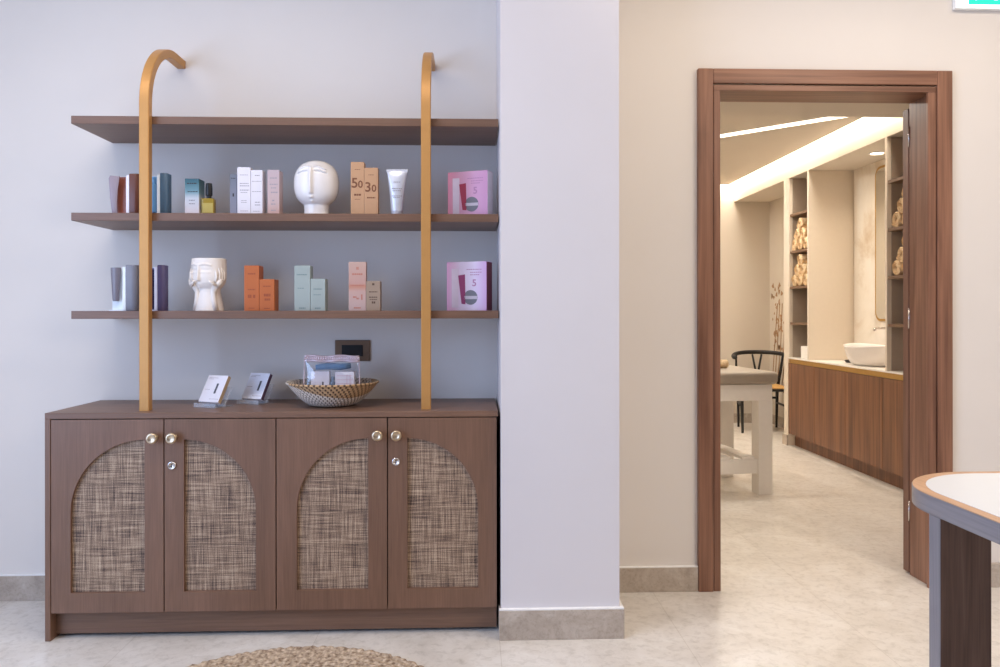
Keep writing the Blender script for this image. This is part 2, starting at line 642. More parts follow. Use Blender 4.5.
# doorway casing
fr = B()
ft = 2.167
fr.box(0.936, 0.999, 3.193, YW + 0.002, 0, ft, 0.003)
fr.box(1.946, 2.011, 3.193, YW + 0.002, 0, ft, 0.003)
fz = fr.done('trim_1', M['walnut_z'])
struct(fz)
fr = B().box(0.999, 1.946, 3.193, YW + 0.002, ft - 0.061, ft, 0.003)
fr.box(1.002, 1.943, 3.199, YS + 0.004, 2.077, ft - 0.066, 0.002)
struct(fr.done('trim_2', M['walnut_x']))
fr = B().box(1.002, 1.030, 3.199, YS + 0.004, 0, 2.077, 0.002)
fr.box(1.909, 1.943, 3.199, 3.215, 0, 2.077, 0.002)
fr.box(1.928, 1.943, 3.215, YS + 0.004, 0, 2.077, 0.001)
struct(fr.done('trim_3', M['walnut_z']))
leaf = struct(B().box(1.925, 2.80, YS + 0.006, YS + 0.050, 0.008, 2.055, 0.002).done('door_1', M['door_dark']))
for z in (1.93, 1.13, 0.28):
    B().tube([(1.9265, YS + 0.004, z - 0.045), (1.9265, YS + 0.004, z + 0.045)], 0.004).done('hinge', M['steel'], leaf, 'steel butt hinge', True)

# ------------------------------------------------------------------ setting: treatment room
XC, XR, YB = 2.75, 3.13, 8.1
YSO = 4.57
ZS, ZC = 2.32, 2.485
struct(B().box(-1.0, XR + 0.1, YB, YB + 0.1, 0, 2.85).done('wall_far', M['wall_spa']))
struct(B().box(XR, XR + 0.1, YS, YB, 0, 2.85).done('wall_spa', M['wall_spa']))
struct(B().box(-1.1, -1.0, YS, YB + 0.1, 0, 2.85).done('wall_side', M['wall_spa']))
struct(B().box(XC, XR, 6.70, 6.785, 0, ZS).done('wall_pier', M['cream_panel']))
cb = B()
cb.box(-1.0, XC - 0.085, YSO, YB - 0.085, ZC, ZC + 0.05)
struct(cb.done('ceiling_spa', M['ceiling_spa']))
struct(B().box(-1.1, XR + 0.1, YS, YB + 0.1, 2.85, 2.9).done('ceiling_slab', M['ceiling_spa']))
struct(B().box(-1.0, XR, YS, YSO, ZS, 2.85).done('ceiling_soffit', M['ceiling_spa']))
struct(B().box(XC, XR, YSO, YB, ZS, 2.85).done('ceiling_bulkhead', M['ceiling_spa']))
struct(B().box(XR - 0.012, XR, 6.80, YB - 0.001, 0.0, 0.1).box(-1.0, XR - 0.013, YB - 0.012, YB, 0, 0.1)
       .box(XC - 0.012, XC, 6.698, 6.797, 0, 0.09).box(XC, XR - 0.013, 6.785, 6.797, 0, 0.09).done('baseboard_far', M['skirting']))
t = thing('cove_light', 'warm hidden strip light glowing along the treatment room ceiling edge', 'light', (XC - 0.045, 6.4, ZC + 0.04))
B().box(-0.035, 0.04, -1.85, 1.68, 0.0, 0.012).done('diffuser', M['led'], t)
B().box(-2.6, -0.04, 1.625, 1.69, 0.0, 0.012).done('diffuser', M['led'], t)
B().box(-0.04, 0.045, -1.88, 1.69, 0.013, 0.03).box(-2.6, -0.04, 1.62, 1.70, 0.013, 0.03).done('housing', M['white_trim'], t)
# slim light line let into the ceiling
ax, ay, bx_, by_ = 1.20, 6.425, 2.55, 5.126
d = Vector((bx_ - ax, by_ - ay, 0))
t = thing('linear_ceiling_light', 'slim white light line set slantwise into the beige ceiling', 'light', ((ax + bx_) / 2, (ay + by_) / 2, ZC - 0.001), math.atan2(d.y, d.x))
L_ = d.length / 2
B().box(-L_, L_, -0.05, 0.05, -0.003, 0.0).done('diffuser', M['led_line'], t)
B().box(-L_, L_, -0.056, -0.051, -0.005, 0.0).box(-L_, L_, 0.051, 0.056, -0.005, 0.0).done('trim', M['white_trim'], t)
# downlight over the washbasin
t = thing('recessed_downlight', 'round recessed downlight in the soffit above the washbasin', 'light', (2.95, 5.58, ZS - 0.001))
B().lathe([(0.058, 0), (0.058, -0.004), (0.046, -0.006), (0.046, 0)], 32).done('bezel', M['white_trim'], t, smooth='auto')
B().lathe([(0.044, 0), (0.044, -0.004)], 32).done('lens', M['lamp'], t)
area('washbasin_downlight', (2.95, 5.58, ZS - 0.015), (0, 0, -1), 0.09, 0.09, 4, (1, 0.84, 0.66), 140, 'DISK')

# printed blossom on the alcove wall
bl = B()
for k in range(70):
    y = random.uniform(7.45, 8.04)
    z = 0.78 + 0.66 * random.random() ** 1.2
    r = random.uniform(0.015, 0.036)
    n = 7
    bl.prism([(y + r * math.cos(2 * PI * i / n + k) * (1 if i % 2 else 0.6), z + r * math.sin(2 * PI * i / n + k) * (1 if i % 2 else 0.6)) for i in range(n)], 'x', XR - 0.003, XR - 0.0015)
for k in range(9):
    y = 7.45 + 0.06 * k
    bl.tube([(XR - 0.003, y + 0.1, 0.35), (XR - 0.003, y + 0.03 * math.sin(k), 0.8), (XR - 0.003, y - 0.05, 1.25)], 0.004, 5)
tag(bl.done('wall_decal', plain('bronze_print', (170, 132, 94), 0.6)), 'bronze blossom print on the alcove wall behind the black chair', 'wall print')


# ------------------------------------------------------------------ sideboard
YF = 2.80
sb = thing('sideboard', 'low brown oak sideboard with four arched rattan doors', 'sideboard', (-0.70, 3.0, 0))
ox, oy = 0.70, -3.0    # world -> local shift


def sbox(b, x0, x1, y0, y1, z0, z1, bev=0.001):
    return b.box(x0 + ox, x1 + ox, y0 + oy, y1 + oy, z0, z1, bev, 1)


sbox(B(), -1.503, 0.093, YF, YW - 0.003, 0.783, 0.804).done('top', M['brown_x'], sb)
sbox(B(), -1.503, -1.484, YF, YW - 0.003, 0.0, 0.783).done('side_panel', M['brown_z'], sb)
sbox(B(), 0.072, 0.0895, YF + 0.06, YW - 0.003, 0.02, 0.783).done('side_panel', M['brown_z'], sb)
sbox(B(), -1.484, 0.072, YF + 0.03, YW - 0.003, 0.097, 0.112).done('bottom_panel', M['brown_x'], sb)
sbox(B(), -1.484, 0.072, YW - 0.012, YW - 0.004, 0.112, 0.783).done('back_panel', M['dark_gap'], sb)
sbox(B(), -0.704, -0.688, YF + 0.03, YW - 0.012, 0.112, 0.783).done('divider', M['brown_z'], sb)
sbox(B(), -1.484, 0.0885, YF + 0.038, YF + 0.056, 0.012, 0.0965).done('plinth', M['brown_x'], sb)


def sb_door(x0, x1, a0, a1, arc_left, knob, lock):
    """a0..a1 opening; the quarter arch springs from its outer side"""
    x0, x1, a0, a1 = x0 + ox, x1 + ox, a0 + ox, a1 + ox
    z0, z1, zb = 0.099, 0.780, 0.169
    r = a1 - a0
    zs = 0.708 - r
    y0, y1 = YF + oy, YF + oy + 0.021
    b = B()
    n = 28
    if arc_left:
        arc = [(a1 - r * math.sin(PI / 2 * i / n), zs + r * math.cos(PI / 2 * i / n)) for i in range(n + 1)]   # top right -> left spring
        outline = [(x1, z0), (x1, z1), (x0, z1), (x0, z0), (a0, z0), (a0, zs)] + arc[::-1][1:] + [(a1, z0)]
    else:
        arc = [(a0 + r * math.sin(PI / 2 * i / n), zs + r * math.cos(PI / 2 * i / n)) for i in range(n + 1)]
        outline = [(x0, z0), (x0, z1), (x1, z1), (x1, z0), (a1, z0), (a1, zs)] + arc[::-1][1:] + [(a0, z0)]
    b.prism(outline, 'y', y0, y1)
    b.box(a0, a1, y0, y1, z0, zb)
    d = b.done('door', M['brown_z'], sb)
    # rattan infill, cut to the same arch and let into a rebate
    e = 0.006
    if arc_left:
        pan = [(a1 + e, zb - e), (a1 + e, zs + r + e)] + [(a1 - (r + e) * math.sin(PI / 2 * i / n), zs + (r + e) * math.cos(PI / 2 * i / n)) for i in range(n + 1)] + [(a0 - e, zb - e)]
    else:
        pan = [(a0 - e, zb - e), (a0 - e, zs + r + e)] + [(a0 + (r + e) * math.sin(PI / 2 * i / n), zs + (r + e) * math.cos(PI / 2 * i / n)) for i in range(n + 1)] + [(a1 + e, zb - e)]
    B().prism(pan, 'y', y0 + 0.0125, y0 + 0.0165).done('rattan_panel', M['rattan'], d, 'woven rattan infill')
    kx, kz = knob
    m = Matrix.Translation((kx + ox, y0, kz)) @ Matrix.Rotation(PI / 2, 4, 'X')
    B().lathe([(0.0125, 0), (0.0125, 0.003), (0.006, 0.005), (0.0055, 0.014), (0.012, 0.018), (0.019, 0.022), (0.0198, 0.027), (0.017, 0.032), (0.011, 0.033), (0.009, 0.031), (0.002, 0.031)],
              32, mat=m).done('knob', M['brass'], d, 'round pale brass knob', True)
    if lock:
        m = Matrix.Translation((lock[0] + ox, y0, lock[1])) @ Matrix.Rotation(PI / 2, 4, 'X')
        lk = B().lathe([(0.0148, 0), (0.0148, 0.004), (0.013, 0.006), (0.0095, 0.006), (0.0085, 0.004), (0.001, 0.004)], 28, mat=m).done('lock', M['steel'], d, 'round steel cam lock', True)
        B().box(lock[0] + ox - 0.0015, lock[0] + ox + 0.0015, y0 - 0.0046, y0 - 0.0035, lock[1] - 0.006, lock[1] + 0.006).done('keyhole', M['black'], lk)
    return d


sb_door(-1.481, -1.0915, -1.414, -1.157, True, (-1.122, 0.7165), None)
sb_door(-1.0875, -0.699, -1.020, -0.768, False, (-1.055, 0.7165), (-1.061, 0.617))
sb_door(-0.695, -0.3045, -0.624, -0.371, True, (-0.336, 0.7205), None)
sb_door(-0.3005, 0.0875, -0.232, 0.021, False, (-0.269, 0.7205), (-0.272, 0.624))

# ------------------------------------------------------------------ wall shelves and gold uprights
YSF = 2.885
shelf_z = ((1.873, 'topmost brown oak wall shelf, standing empty'),
           (1.521, 'middle brown oak wall shelf carrying the round white face vase'),
           (1.164, 'lowest brown oak wall shelf carrying the orange cartons'))
for z, lab in shelf_z:
    o = B().box(-0.776, 0.776, -(YW - YSF) / 2, (YW - YSF) / 2 - 0.002, -0.029, 0, 0.001, 1).done('wall_shelf', M['brown_x'], loc=(-0.678, (YW + YSF) / 2, z))
    tag(o, lab, 'shelf', 'brown shelves on the wall')


def upright(x, lab):
    t = thing('shelf_upright', lab, 'shelf upright', (x, YSF - 0.018, 0.804), 0, 'gold uprights holding the shelves')
    w = 0.0175
    rad = 0.255
    zt = 2.165 - 0.804
    path = [(0, 0), (0, zt - rad)]
    n = 18
    for i in range(1, n + 1):
        a = PI / 2 * i / n
        path.append((rad - rad * math.cos(a), zt - rad + rad * math.sin(a)))
    path.append((YW - (YSF - 0.018) - 0.001, zt))
    b = B()
    bm = b.bm
    rings = []
    for i, (y, z) in enumerate(path):
        p0 = path[max(i - 1, 0)]
        p1 = path[min(i + 1, len(path) - 1)]
        t_ = Vector((p1[0] - p0[0], p1[1] - p0[1])).normalized()
        nx, nz = -t_.y, t_.x     # outward normal in the (y,z) plane
        h = 0.0165
        c = 0.0025
        sec = [(-w + c, h), (w - c, h), (w, h - c), (w, -h + c), (w - c, -h), (-w + c, -h), (-w, -h + c), (-w, h - c)]
        rings.append([bm.verts.new((sx_, y + nx * k, z + nz * k)) for sx_, k in sec])
    fs = []
    for a_, b_ in zip(rings, rings[1:]):
        for k in range(8):
            q = (k + 1) % 8
            fs.append(bm.faces.new((a_[k], a_[q], b_[q], b_[k])))
    fs.append(bm.faces.new(rings[0][::-1]))
    fs.append(bm.faces.new(rings[-1]))
    bmesh.ops.recalc_face_normals(bm, faces=fs)
    b.done('bar', M['bronze'], t, smooth='auto')
    return t


upright(-1.180, 'gold upright bar curving to the wall beside the brown and blue display cases')
upright(-0.168, 'gold upright bar curving to the wall beside the pink gift cartons')

# wall socket
t = thing('wall_socket', 'bronze framed black socket plate on the wall above the basket', 'socket', (-0.489, YW, 1.002))
B().box(-0.071, 0.071, -0.008, -0.0005, -0.043, 0.043, 0.002).done('frame', plain('bronze_plate', (122, 98, 78), 0.4, 0.3), t)
B().box(-0.043, 0.043, -0.0105, -0.0085, -0.023, 0.023, 0.001).done('insert', M['black'], t, 'black socket insert')


# ------------------------------------------------------------------ cartons on the shelves
Z2, Z3 = 1.521, 1.164


def carton(lab, x0, x1, yf, depth, z, h, mat, lines=(), ink='ink', rz=0.0, cat='carton', group='skincare cartons on the wall shelves', letters=None):
    """a folded carton with its printing; lines are (u0, u1, v, height) in fractions"""
    w = x1 - x0
    o = B().box(-w / 2, w / 2, -depth / 2, depth / 2, 0, h, 0.0012, 2).done('product_carton', mat, loc=((x0 + x1) / 2, yf + depth / 2, z))
    o.rotation_euler = (0, 0, rz)
    tag(o, lab, cat, group)
    B().box(-w / 2 + 0.001, w / 2 - 0.001, -depth / 2 + 0.001, depth / 2 - 0.001, h, h + 0.0006).done('lid_flap', mat, o)
    if lines or letters:
        b = B()
        y = -depth / 2
        for u0, u1, v, hh in lines:
            # a row of small dashes reads as fine print
            x = -w / 2 + u0 * w
            xe = -w / 2 + u1 * w
            while x < xe - 0.001:
                st = min(random.uniform(0.004, 0.009), xe - x)
                b.box(x, x + st, y - 0.0004, y, v * h - hh / 2, v * h + hh / 2)
                x += st + 0.0014
        if letters:
            for s, size, u, v in letters:
                b.text(s, size, -w / 2 + u * w, y - 0.0003, v * h)
        b.done('printing', M[ink] if isinstance(ink, str) else ink, o)
    return o


YI = 2.93
teal = graded('teal_fade', [(0, (214, 200, 200)), (0.45, (190, 194, 200)), (0.62, (110, 146, 156)), (0.9, (54, 98, 108)), (1, (48, 84, 96))], span=(0, 0.135))
carton('short teal carton fading to pale pink, next to the yellow bottle', -1.063, -1.011, YI, 0.062, Z2, 0.133, teal,
       [(0.15, 0.85, 0.87, 0.004), (0.2, 0.9, 0.64, 0.003), (0.3, 0.7, 0.4, 0.002), (0.3, 0.7, 0.3, 0.002)], 'ink_dark')
slate = graded('slate_fade', [(0, (142, 140, 152)), (1, (112, 116, 126))], span=(0, 0.155))
carton('slim slate grey carton standing behind the tall white carton', -0.909, -0.883, YI + 0.035, 0.04, Z2, 0.157, slate, [(0.2, 0.8, 0.9, 0.003), (0.4, 0.6, 0.5, 0.012)], 'ink_dark')
carton('taller of the two white cartons on the middle shelf', -0.871, -0.822, YI, 0.05, Z2, 0.176, M['white_paper'],
       [(0.2, 0.8, 0.84, 0.002), (0.2, 0.85, 0.66, 0.003), (0.2, 0.9, 0.61, 0.003), (0.2, 0.9, 0.52, 0.003), (0.25, 0.75, 0.47, 0.002), (0.3, 0.7, 0.30, 0.002), (0.3, 0.75, 0.26, 0.002), (0.25, 0.8, 0.08, 0.002)])
carton('shorter of the two white cartons on the middle shelf', -0.821, -0.778, YI, 0.045, Z2, 0.166, M['white_paper'],
       [(0.35, 0.75, 0.88, 0.003), (0.1, 0.9, 0.75, 0.002), (0.1, 0.9, 0.52, 0.002), (0.35, 0.8, 0.28, 0.003), (0.35, 0.8, 0.22, 0.003), (0.2, 0.8, 0.08, 0.002)])
blush = graded('blush', [(0, (198, 160, 148)), (0.3, (198, 172, 168)), (1, (190, 170, 174))], span=(0, 0.16))
carton('slim blush pink carton alone beside the round face vase', -0.760, -0.716, YI, 0.055, Z2, 0.167, blush,
       [(0.2, 0.8, 0.82, 0.004), (0.2, 0.85, 0.68, 0.004), (0.3, 0.75, 0.60, 0.004), (0.3, 0.85, 0.5, 0.005), (0.4, 0.6, 0.32, 0.005), (0.3, 0.7, 0.24, 0.004), (0.3, 0.7, 0.1, 0.004)])
tan_c = plain('tan_card', (194, 150, 112), 0.5, noise=0.02)
brown_ink = plain('brown_ink', (122, 76, 48), 0.6)
carton('tall tan carton marked 50', -0.452, -0.402, YI, 0.04, Z2, 0.198, tan_c, [(0.25, 0.8, 0.385, 0.007), (0.3, 0.7, 0.86, 0.002), (0.3, 0.7, 0.3, 0.002)], brown_ink, letters=[('5', 0.052, 0.29, 0.52), ('0', 0.037, 0.72, 0.52)])
carton('shorter tan carton marked 30', -0.4015, -0.351, YI, 0.04, Z2, 0.177, tan_c, [(0.2, 0.8, 0.37, 0.005), (0.3, 0.7, 0.85, 0.002)], brown_ink, letters=[('3', 0.050, 0.27, 0.50), ('0', 0.036, 0.71, 0.50)])

orange = plain('orange_card', (184, 98, 42), 0.5, noise=0.02)
rust_ink = plain('rust_ink', (150, 70, 34), 0.6)
carton('taller of the two orange cartons', -0.846, -0.791, YI, 0.062, Z3, 0.168, orange, [(0.25, 0.75, 0.82, 0.005), (0.25, 0.75, 0.47, 0.004), (0.25, 0.5, 0.32, 0.012), (0.6, 0.75, 0.32, 0.012), (0.3, 0.7, 0.06, 0.003)], rust_ink)
carton('shorter of the two orange cartons', -0.790, -0.735, YI, 0.066, Z3, 0.117, orange, [(0.25, 0.75, 0.78, 0.004), (0.3, 0.75, 0.5, 0.01), (0.35, 0.75, 0.36, 0.008), (0.3, 0.7, 0.08, 0.003)], rust_ink)
mint = plain('pale_green_card', (160, 170, 165), 0.5, noise=0.02)
mint_ink = plain('grey_green_ink', (114, 134, 132), 0.6)
carton('taller of the two pale green cartons', -0.661, -0.602, YI, 0.05, Z3, 0.168, mint, [(0.15, 0.8, 0.8, 0.004), (0.2, 0.6, 0.5, 0.003), (0.3, 0.7, 0.06, 0.005)], mint_ink)
carton('shorter of the two pale green cartons', -0.601, -0.547, YI, 0.056, Z3, 0.119, mint, [(0.2, 0.8, 0.68, 0.004), (0.2, 0.7, 0.5, 0.003), (0.3, 0.7, 0.08, 0.005)], mint_ink)
coral = graded('coral_fade', [(0, (192, 166, 160)), (0.4, (194, 158, 148)), (0.5, (192, 134, 110)), (0.56, (192, 150, 138)), (1, (196, 164, 150))], span=(0, 0.182))
carton('tall coral pink carton with a darker orange band', -0.460, -0.396, YI, 0.035, Z3, 0.182, coral, [(0.2, 0.8, 0.75, 0.006), (0.1, 0.9, 0.52, 0.004), (0.25, 0.45, 0.28, 0.006), (0.45, 0.6, 0.25, 0.006), (0.72, 0.8, 0.28, 0.02), (0.3, 0.7, 0.06, 0.005), (0.45, 0.58, 0.87, 0.01)], plain('coral_ink', (184, 116, 98), 0.6))
bronze_c = plain('bronze_card', (160, 138, 118), 0.5, noise=0.02)
carton('small bronze beige carton beside the coral carton', -0.395, -0.343, YI, 0.05, Z3, 0.110, bronze_c, [(0.2, 0.8, 0.64, 0.004), (0.2, 0.8, 0.46, 0.004), (0.25, 0.8, 0.38, 0.003), (0.4, 0.65, 0.28, 0.008), (0.42, 0.6, 0.9, 0.008)], plain('umber_ink', (92, 68, 52), 0.6))


def gift_box(lab, z, h, cols, side, tube_c, x, yf, rz):
    """wide pink gift carton with a printed white tube, red tube and grey round jar"""
    w, dp = 0.163, 0.058
    o = B().box(-w / 2, w / 2, -dp / 2, dp / 2, 0, h, 0.0012, 2).done('gift_carton', graded('pink_fade', cols, axis='X', span=(-w / 2, w / 2)), loc=(x, yf, z))
    o.rotation_euler = (0, 0, rz)
    tag(o, lab, 'gift carton', 'pink gift cartons on the wall shelves')
    y = -dp / 2
    sp = B().box(w / 2, w / 2 + 0.0006, -dp / 2 + 0.001, dp / 2 - 0.001, 0.002, h - 0.002).done('side_panel', side, o, 'plain end panel of the carton')
    # printed white tube, at the red edge
    B().prism([(-0.060, 0.012), (-0.034, 0.012), (-0.033, h * 0.86), (-0.061, h * 0.86)], 'y', y - 0.0005, y).done('printed_white_tube', plain('pinkish_white_print', (212, 192, 204), 0.5), o)
    B().prism([(-0.020, 0.026), (-0.004, 0.024), (-0.006, h * 0.74), (-0.034, h * 0.72)], 'y', y - 0.0009, y - 0.0003).done('printed_red_tube', tube_c, o)
    j = B().disc_y(0.017, h * 0.27, y - 0.0005, y, 0.028)
    j.done('printed_grey_jar', plain('jar_grey', (110, 108, 116), 0.5), o)
    B().box(-0.010, 0.044, y - 0.0009, y - 0.0002, h * 0.235, h * 0.30).done('printed_jar_band', plain('jar_band', (196, 186, 196), 0.5), o)
    pr = B()
    for v, a, b_ in ((0.84, 0.0, 0.058), (0.78, 0.015, 0.06), (0.73, 0.015, 0.05)):
        xx = a
        while xx < b_:
            st = random.uniform(0.004, 0.008)
            pr.box(xx, xx + st, y - 0.0004, y, v * h - 0.0015, v * h + 0.0015)
            xx += st + 0.0015
    pr.text('5', 0.036, 0.032, y - 0.0003, h * 0.50)
    pr.done('printing', plain('mauve_ink', (176, 124, 160), 0.6), o)
    return o


gift_box('pink gift carton with pale end panel on the middle shelf', Z2, 0.172, [(0, (204, 116, 132)), (0.3, (206, 148, 170)), (0.7, (206, 154, 188)), (1, (194, 136, 172))],
         plain('pale_end', (206, 198, 206), 0.5), plain('crimson_print', (150, 18, 52), 0.5), -0.006, 2.990, R(-22))
gift_box('lilac pink gift carton with maroon end panel on the lowest shelf', Z3, 0.186, [(0, (206, 140, 170)), (0.35, (218, 198, 216)), (0.7, (218, 202, 224)), (1, (196, 150, 194))],
         plain('maroon_end', (96, 30, 52), 0.5), plain('plum_print', (142, 38, 92), 0.5), -0.010, 2.990, R(-22))

# oil bottle and cream tube
t = thing('oil_bottle', 'small yellow oil bottle with a black cap', 'bottle', (-0.981, YI + 0.02, Z2))
B().box(-0.022, 0.022, -0.014, 0.014, 0.0, 0.062, 0.004, 3).done('bottle_body', plain('yellow_oil', (156, 130, 44), 0.15, noise=0.05, coat=0.5), t)
B().box(-0.0235, -0.0222, -0.013, 0.013, 0.002, 0.062).box(-0.019, 0.019, -0.0146, -0.0142, 0.008, 0.044).done('label', plain('yellow_label', (184, 162, 78), 0.5), t, 'pale label')
B().lathe([(0.009, 0.062), (0.009, 0.072), (0.0125, 0.074), (0.0125, 0.1), (0.011, 0.118), (0.010, 0.119)], 24).done('cap', M['black'], t, 'black cap', 'auto')

t = thing('cream_tube', 'silver white cream tube standing on its cap', 'tube', (-0.282, YI + 0.025, Z2))
tb = B()
prof = []
for i in range(15):
    k = i / 14
    prof.append((0.0235 + (0.0385 - 0.0235) * k ** 1.5, 0.018 + k * 0.152))


def squash(p, a, j):
    k = j / 14
    p.y *= 0.95 * (1 - k) ** 0.8 + 0.04
    return p


tb.lathe(prof, 40, fn=squash)
tb.done('tube_body', plain('pearl_tube', (214, 216, 224), 0.28, 0.35), t, smooth='auto')
B().box(-0.0395, 0.0395, -0.002, 0.002, 0.164, 0.176, 0.001).done('crimp', plain('tube_crimp', (222, 222, 228), 0.35, 0.2), t)
B().lathe([(0.019, 0), (0.0205, 0.002), (0.0225, 0.017), (0.021, 0.018)], 32).done('cap', plain('pearl_cap', (196, 196, 204), 0.3), t, smooth='auto')
pr = B()
for v, hw in ((0.125, 0.012), (0.1, 0.018), (0.092, 0.016), (0.072, 0.018), (0.066, 0.013)):
    k = (v - 0.018) / 0.152
    yy = -(0.0235 + 0.015 * k ** 1.5) * (0.95 * (1 - k) ** 0.8 + 0.04) - 0.0006
    x = -hw
    while x < hw:
        pr.box(x, x + 0.005, yy, yy + 0.002, v, v + 0.0025)
        x += 0.0065
pr.done('printing', M['ink'], t)


# ------------------------------------------------------------------ display cases at the gold upright
def display(lab, x, z, w, h, c, cover, inner, rim, flap=None, flap_shape=None):
    """white open display case with a coloured lining and a rounded cover wing"""
    t = thing('display_case', lab, 'display case', (x, YI + 0.03, z), 0, 'open display cases beside the gold upright')
    B().box(0, w, -0.006, 0.0, 0, h * 0.95).box(0, w, -0.034, 0.0, 0, 0.004).box(w - 0.012, w - 0.0015, -0.037, -0.006, 0.004, h * 0.955).done('shell', rim, t)
    B().box(0.002, w - 0.0125, -0.0095, -0.0065, 0.0045, h * 0.94).done('lining', inner, t)
    n = 10
    out = [(w - 0.001, -0.036), (w + c * 0.5, -0.037)] + [(w + c * (0.5 + 0.5 * math.sin(PI / 2 * i / n)), -0.022 - 0.015 * math.cos(PI / 2 * i / n)) for i in range(1, n + 1)] + [(w + c, 0.0), (w - 0.001, 0.0)]
    B().prism(out, 'z', 0, h, 0.003).done('cover', cover, t, smooth='auto')
    if flap_shape == 'curl':
        f = B()
        pts = [(0.004, 0), (0.022, 0.0), (0.0215, h * 0.3), (0.024, h * 0.6), (0.031, h * 0.93), (-0.004, h * 0.95), (-0.008, h * 0.88), (-0.004, h * 0.4)]
        f.prism(pts, 'y', -0.035, -0.030, 0.001)
        f.done('side_wing', flap, t, smooth='auto')
    elif flap_shape == 'tube':
        f = B()
        f.lathe([(0.0105, 0.036), (0.012, 0.040), (0.016, h * 0.6), (0.019, h * 0.93), (0.018, h * 0.945)], 24, c=(0.0195, -0.021, 0), sy=0.55)
        f.done('sample_tube', flap, t, smooth='auto')
    else:
        f = B().lathe([(0.012, 0.008), (0.013, 0.016), (0.013, h * 0.72), (0.007, h * 0.76), (0.007, h * 0.9)], 20, c=(w * 0.5, -0.0235, 0))
        f.done('sample_tube', flap, t, smooth='auto')
    return t


mauve = plain('mauve_grey', (150, 134, 142), 0.4, noise=0.03)
display('brown lined display case with a mauve wing on the middle shelf', -1.330, Z2, 0.068, 0.150, 0.036,
        plain('brown_cover', (104, 58, 42), 0.35), plain('russet_lining', (142, 80, 62), 0.3), plain('pale_lilac_rim', (238, 232, 238), 0.4), mauve, 'curl')
display('blue display case with a rounded blue cover on the middle shelf', -1.207, Z2, 0.057, 0.153, 0.027,
        plain('blue_cover', (78, 106, 132), 0.35), plain('sky_lining', (118, 160, 190), 0.3), plain('ice_rim', (234, 240, 244), 0.4), plain('blue_sample', (104, 150, 186), 0.25), None)
display('white and grey display case holding a tapered grey tube on the lowest shelf', -1.338, Z3, 0.063, 0.170, 0.040,
        plain('grey_cover', (128, 128, 138), 0.4), plain('ice_lining', (236, 242, 246), 0.4), plain('ice_rim_low', (236, 242, 246), 0.4), plain('grey_tube', (124, 118, 126), 0.35), 'tube')
display('purple display case with a rounded violet cover on the lowest shelf', -1.207, Z3, 0.047, 0.170, 0.025,
        plain('violet_cover', (88, 80, 120), 0.35), plain('indigo_lining', (40, 36, 92), 0.3), plain('lilac_rim', (230, 230, 246), 0.4), plain('indigo_sample', (26, 22, 66), 0.25), None)


# ------------------------------------------------------------------ face vases
def bump(d, w):
    k = d / w
    return math.exp(-k * k * 2)


def face_round(p, a, j):
    if p.y >= 0.004 or p.z < 0.04:
        return p
    x, z = p.x, p.z
    x0 = -0.006
    add = 0
    if 0.078 < z < 0.186:                                   # long straight nose
        add += 0.013 * bump(x - x0, 0.0085) * min(1, (z - 0.076) / 0.008) * min(1, (0.188 - z) / 0.014)
    u = abs(x - x0)                                         # brow and lid arcs running out from the nose
    if 0.004 < u < 0.056:
        zb = 0.181 - 0.0 + 0.010 * math.sin(min(1, u / 0.05) * PI) * 0.6 - u * 0.14
        add += 0.0065 * bump(z - zb, 0.0042)
        zl = 0.166 + 0.006 * math.sin(min(1, u / 0.05) * PI) - u * 0.05
        if u > 0.012:
            add += 0.005 * bump(z - zl, 0.0035) - 0.004 * bump(z - zl + 0.007, 0.003)
    add += 0.009 * bump(math.hypot((x - x0) * 0.8, z - 0.069), 0.009)     # lips
    add += 0.006 * bump(math.hypot((x - x0) * 0.8, z - 0.054), 0.007)
    add -= 0.004 * bump(math.hypot((x - x0) * 0.6, z - 0.0615), 0.004)
    p.y -= add
    return p


t = thing('face_vase', 'round white face vase with a long nose on the middle shelf', 'vase', (-0.5905, YI + 0.06, Z2), R(-4), 'white face vases on the wall shelves')
prof = [(0.047, 0.0), (0.048, 0.002), (0.0465, 0.012), (0.0455, 0.022), (0.0465, 0.030)]
n = 74
for i in range(n + 1):
    z = 0.034 + (0.2125 - 0.034) * i / n
    k = abs((z - 0.1235) / 0.090)
    r = 0.0855 * max(0.0, 1 - k ** 2.5) ** (1 / 2.1)
    prof.append((max(r, 0.047 if z < 0.05 else 0.012), z))
B().lathe(prof, 128, sy=0.72, fn=face_round).done('head', M['ceramic'], t, smooth=True)


def face_cut(p, a, j):
    if p.y >= 0.004 or p.z < 0.085:
        return p
    x, z = p.x, p.z
    x0 = -0.014
    add = 0
    if 0.108 < z < 0.175:
        add += (0.004 + 0.011 * (0.175 - z) / 0.067) * bump(x - x0, 0.008) * min(1, (z - 0.108) / 0.006)
    u = abs(x - x0)
    if 0.006 < u < 0.05:
        add += 0.004 * bump(z - (0.168 + 0.006 * math.sin(u / 0.05 * PI)), 0.005)      # brow
        add -= 0.002 * bump(z - 0.152, 0.006)                                           # closed eye hollow
        add += 0.0015 * bump(z - 0.143, 0.003)
    add += 0.006 * bump(math.hypot((x - x0) * 0.6, z - 0.099), 0.006)
    add += 0.005 * bump(math.hypot((x - x0) * 0.6, z - 0.090), 0.005)
    p.y -= add
    return p


t = thing('face_vase', 'open topped white face vase cupping its cheeks in two hands', 'vase', (-0.993, YI + 0.055, Z3), R(-10), 'white face vases on the wall shelves')
key = [(0.0, 0.056), (0.01, 0.0545), (0.045, 0.048), (0.07, 0.0435), (0.082, 0.0440), (0.092, 0.053), (0.105, 0.0615), (0.125, 0.066), (0.15, 0.066), (0.175, 0.0655), (0.190, 0.065), (0.1965, 0.064)]


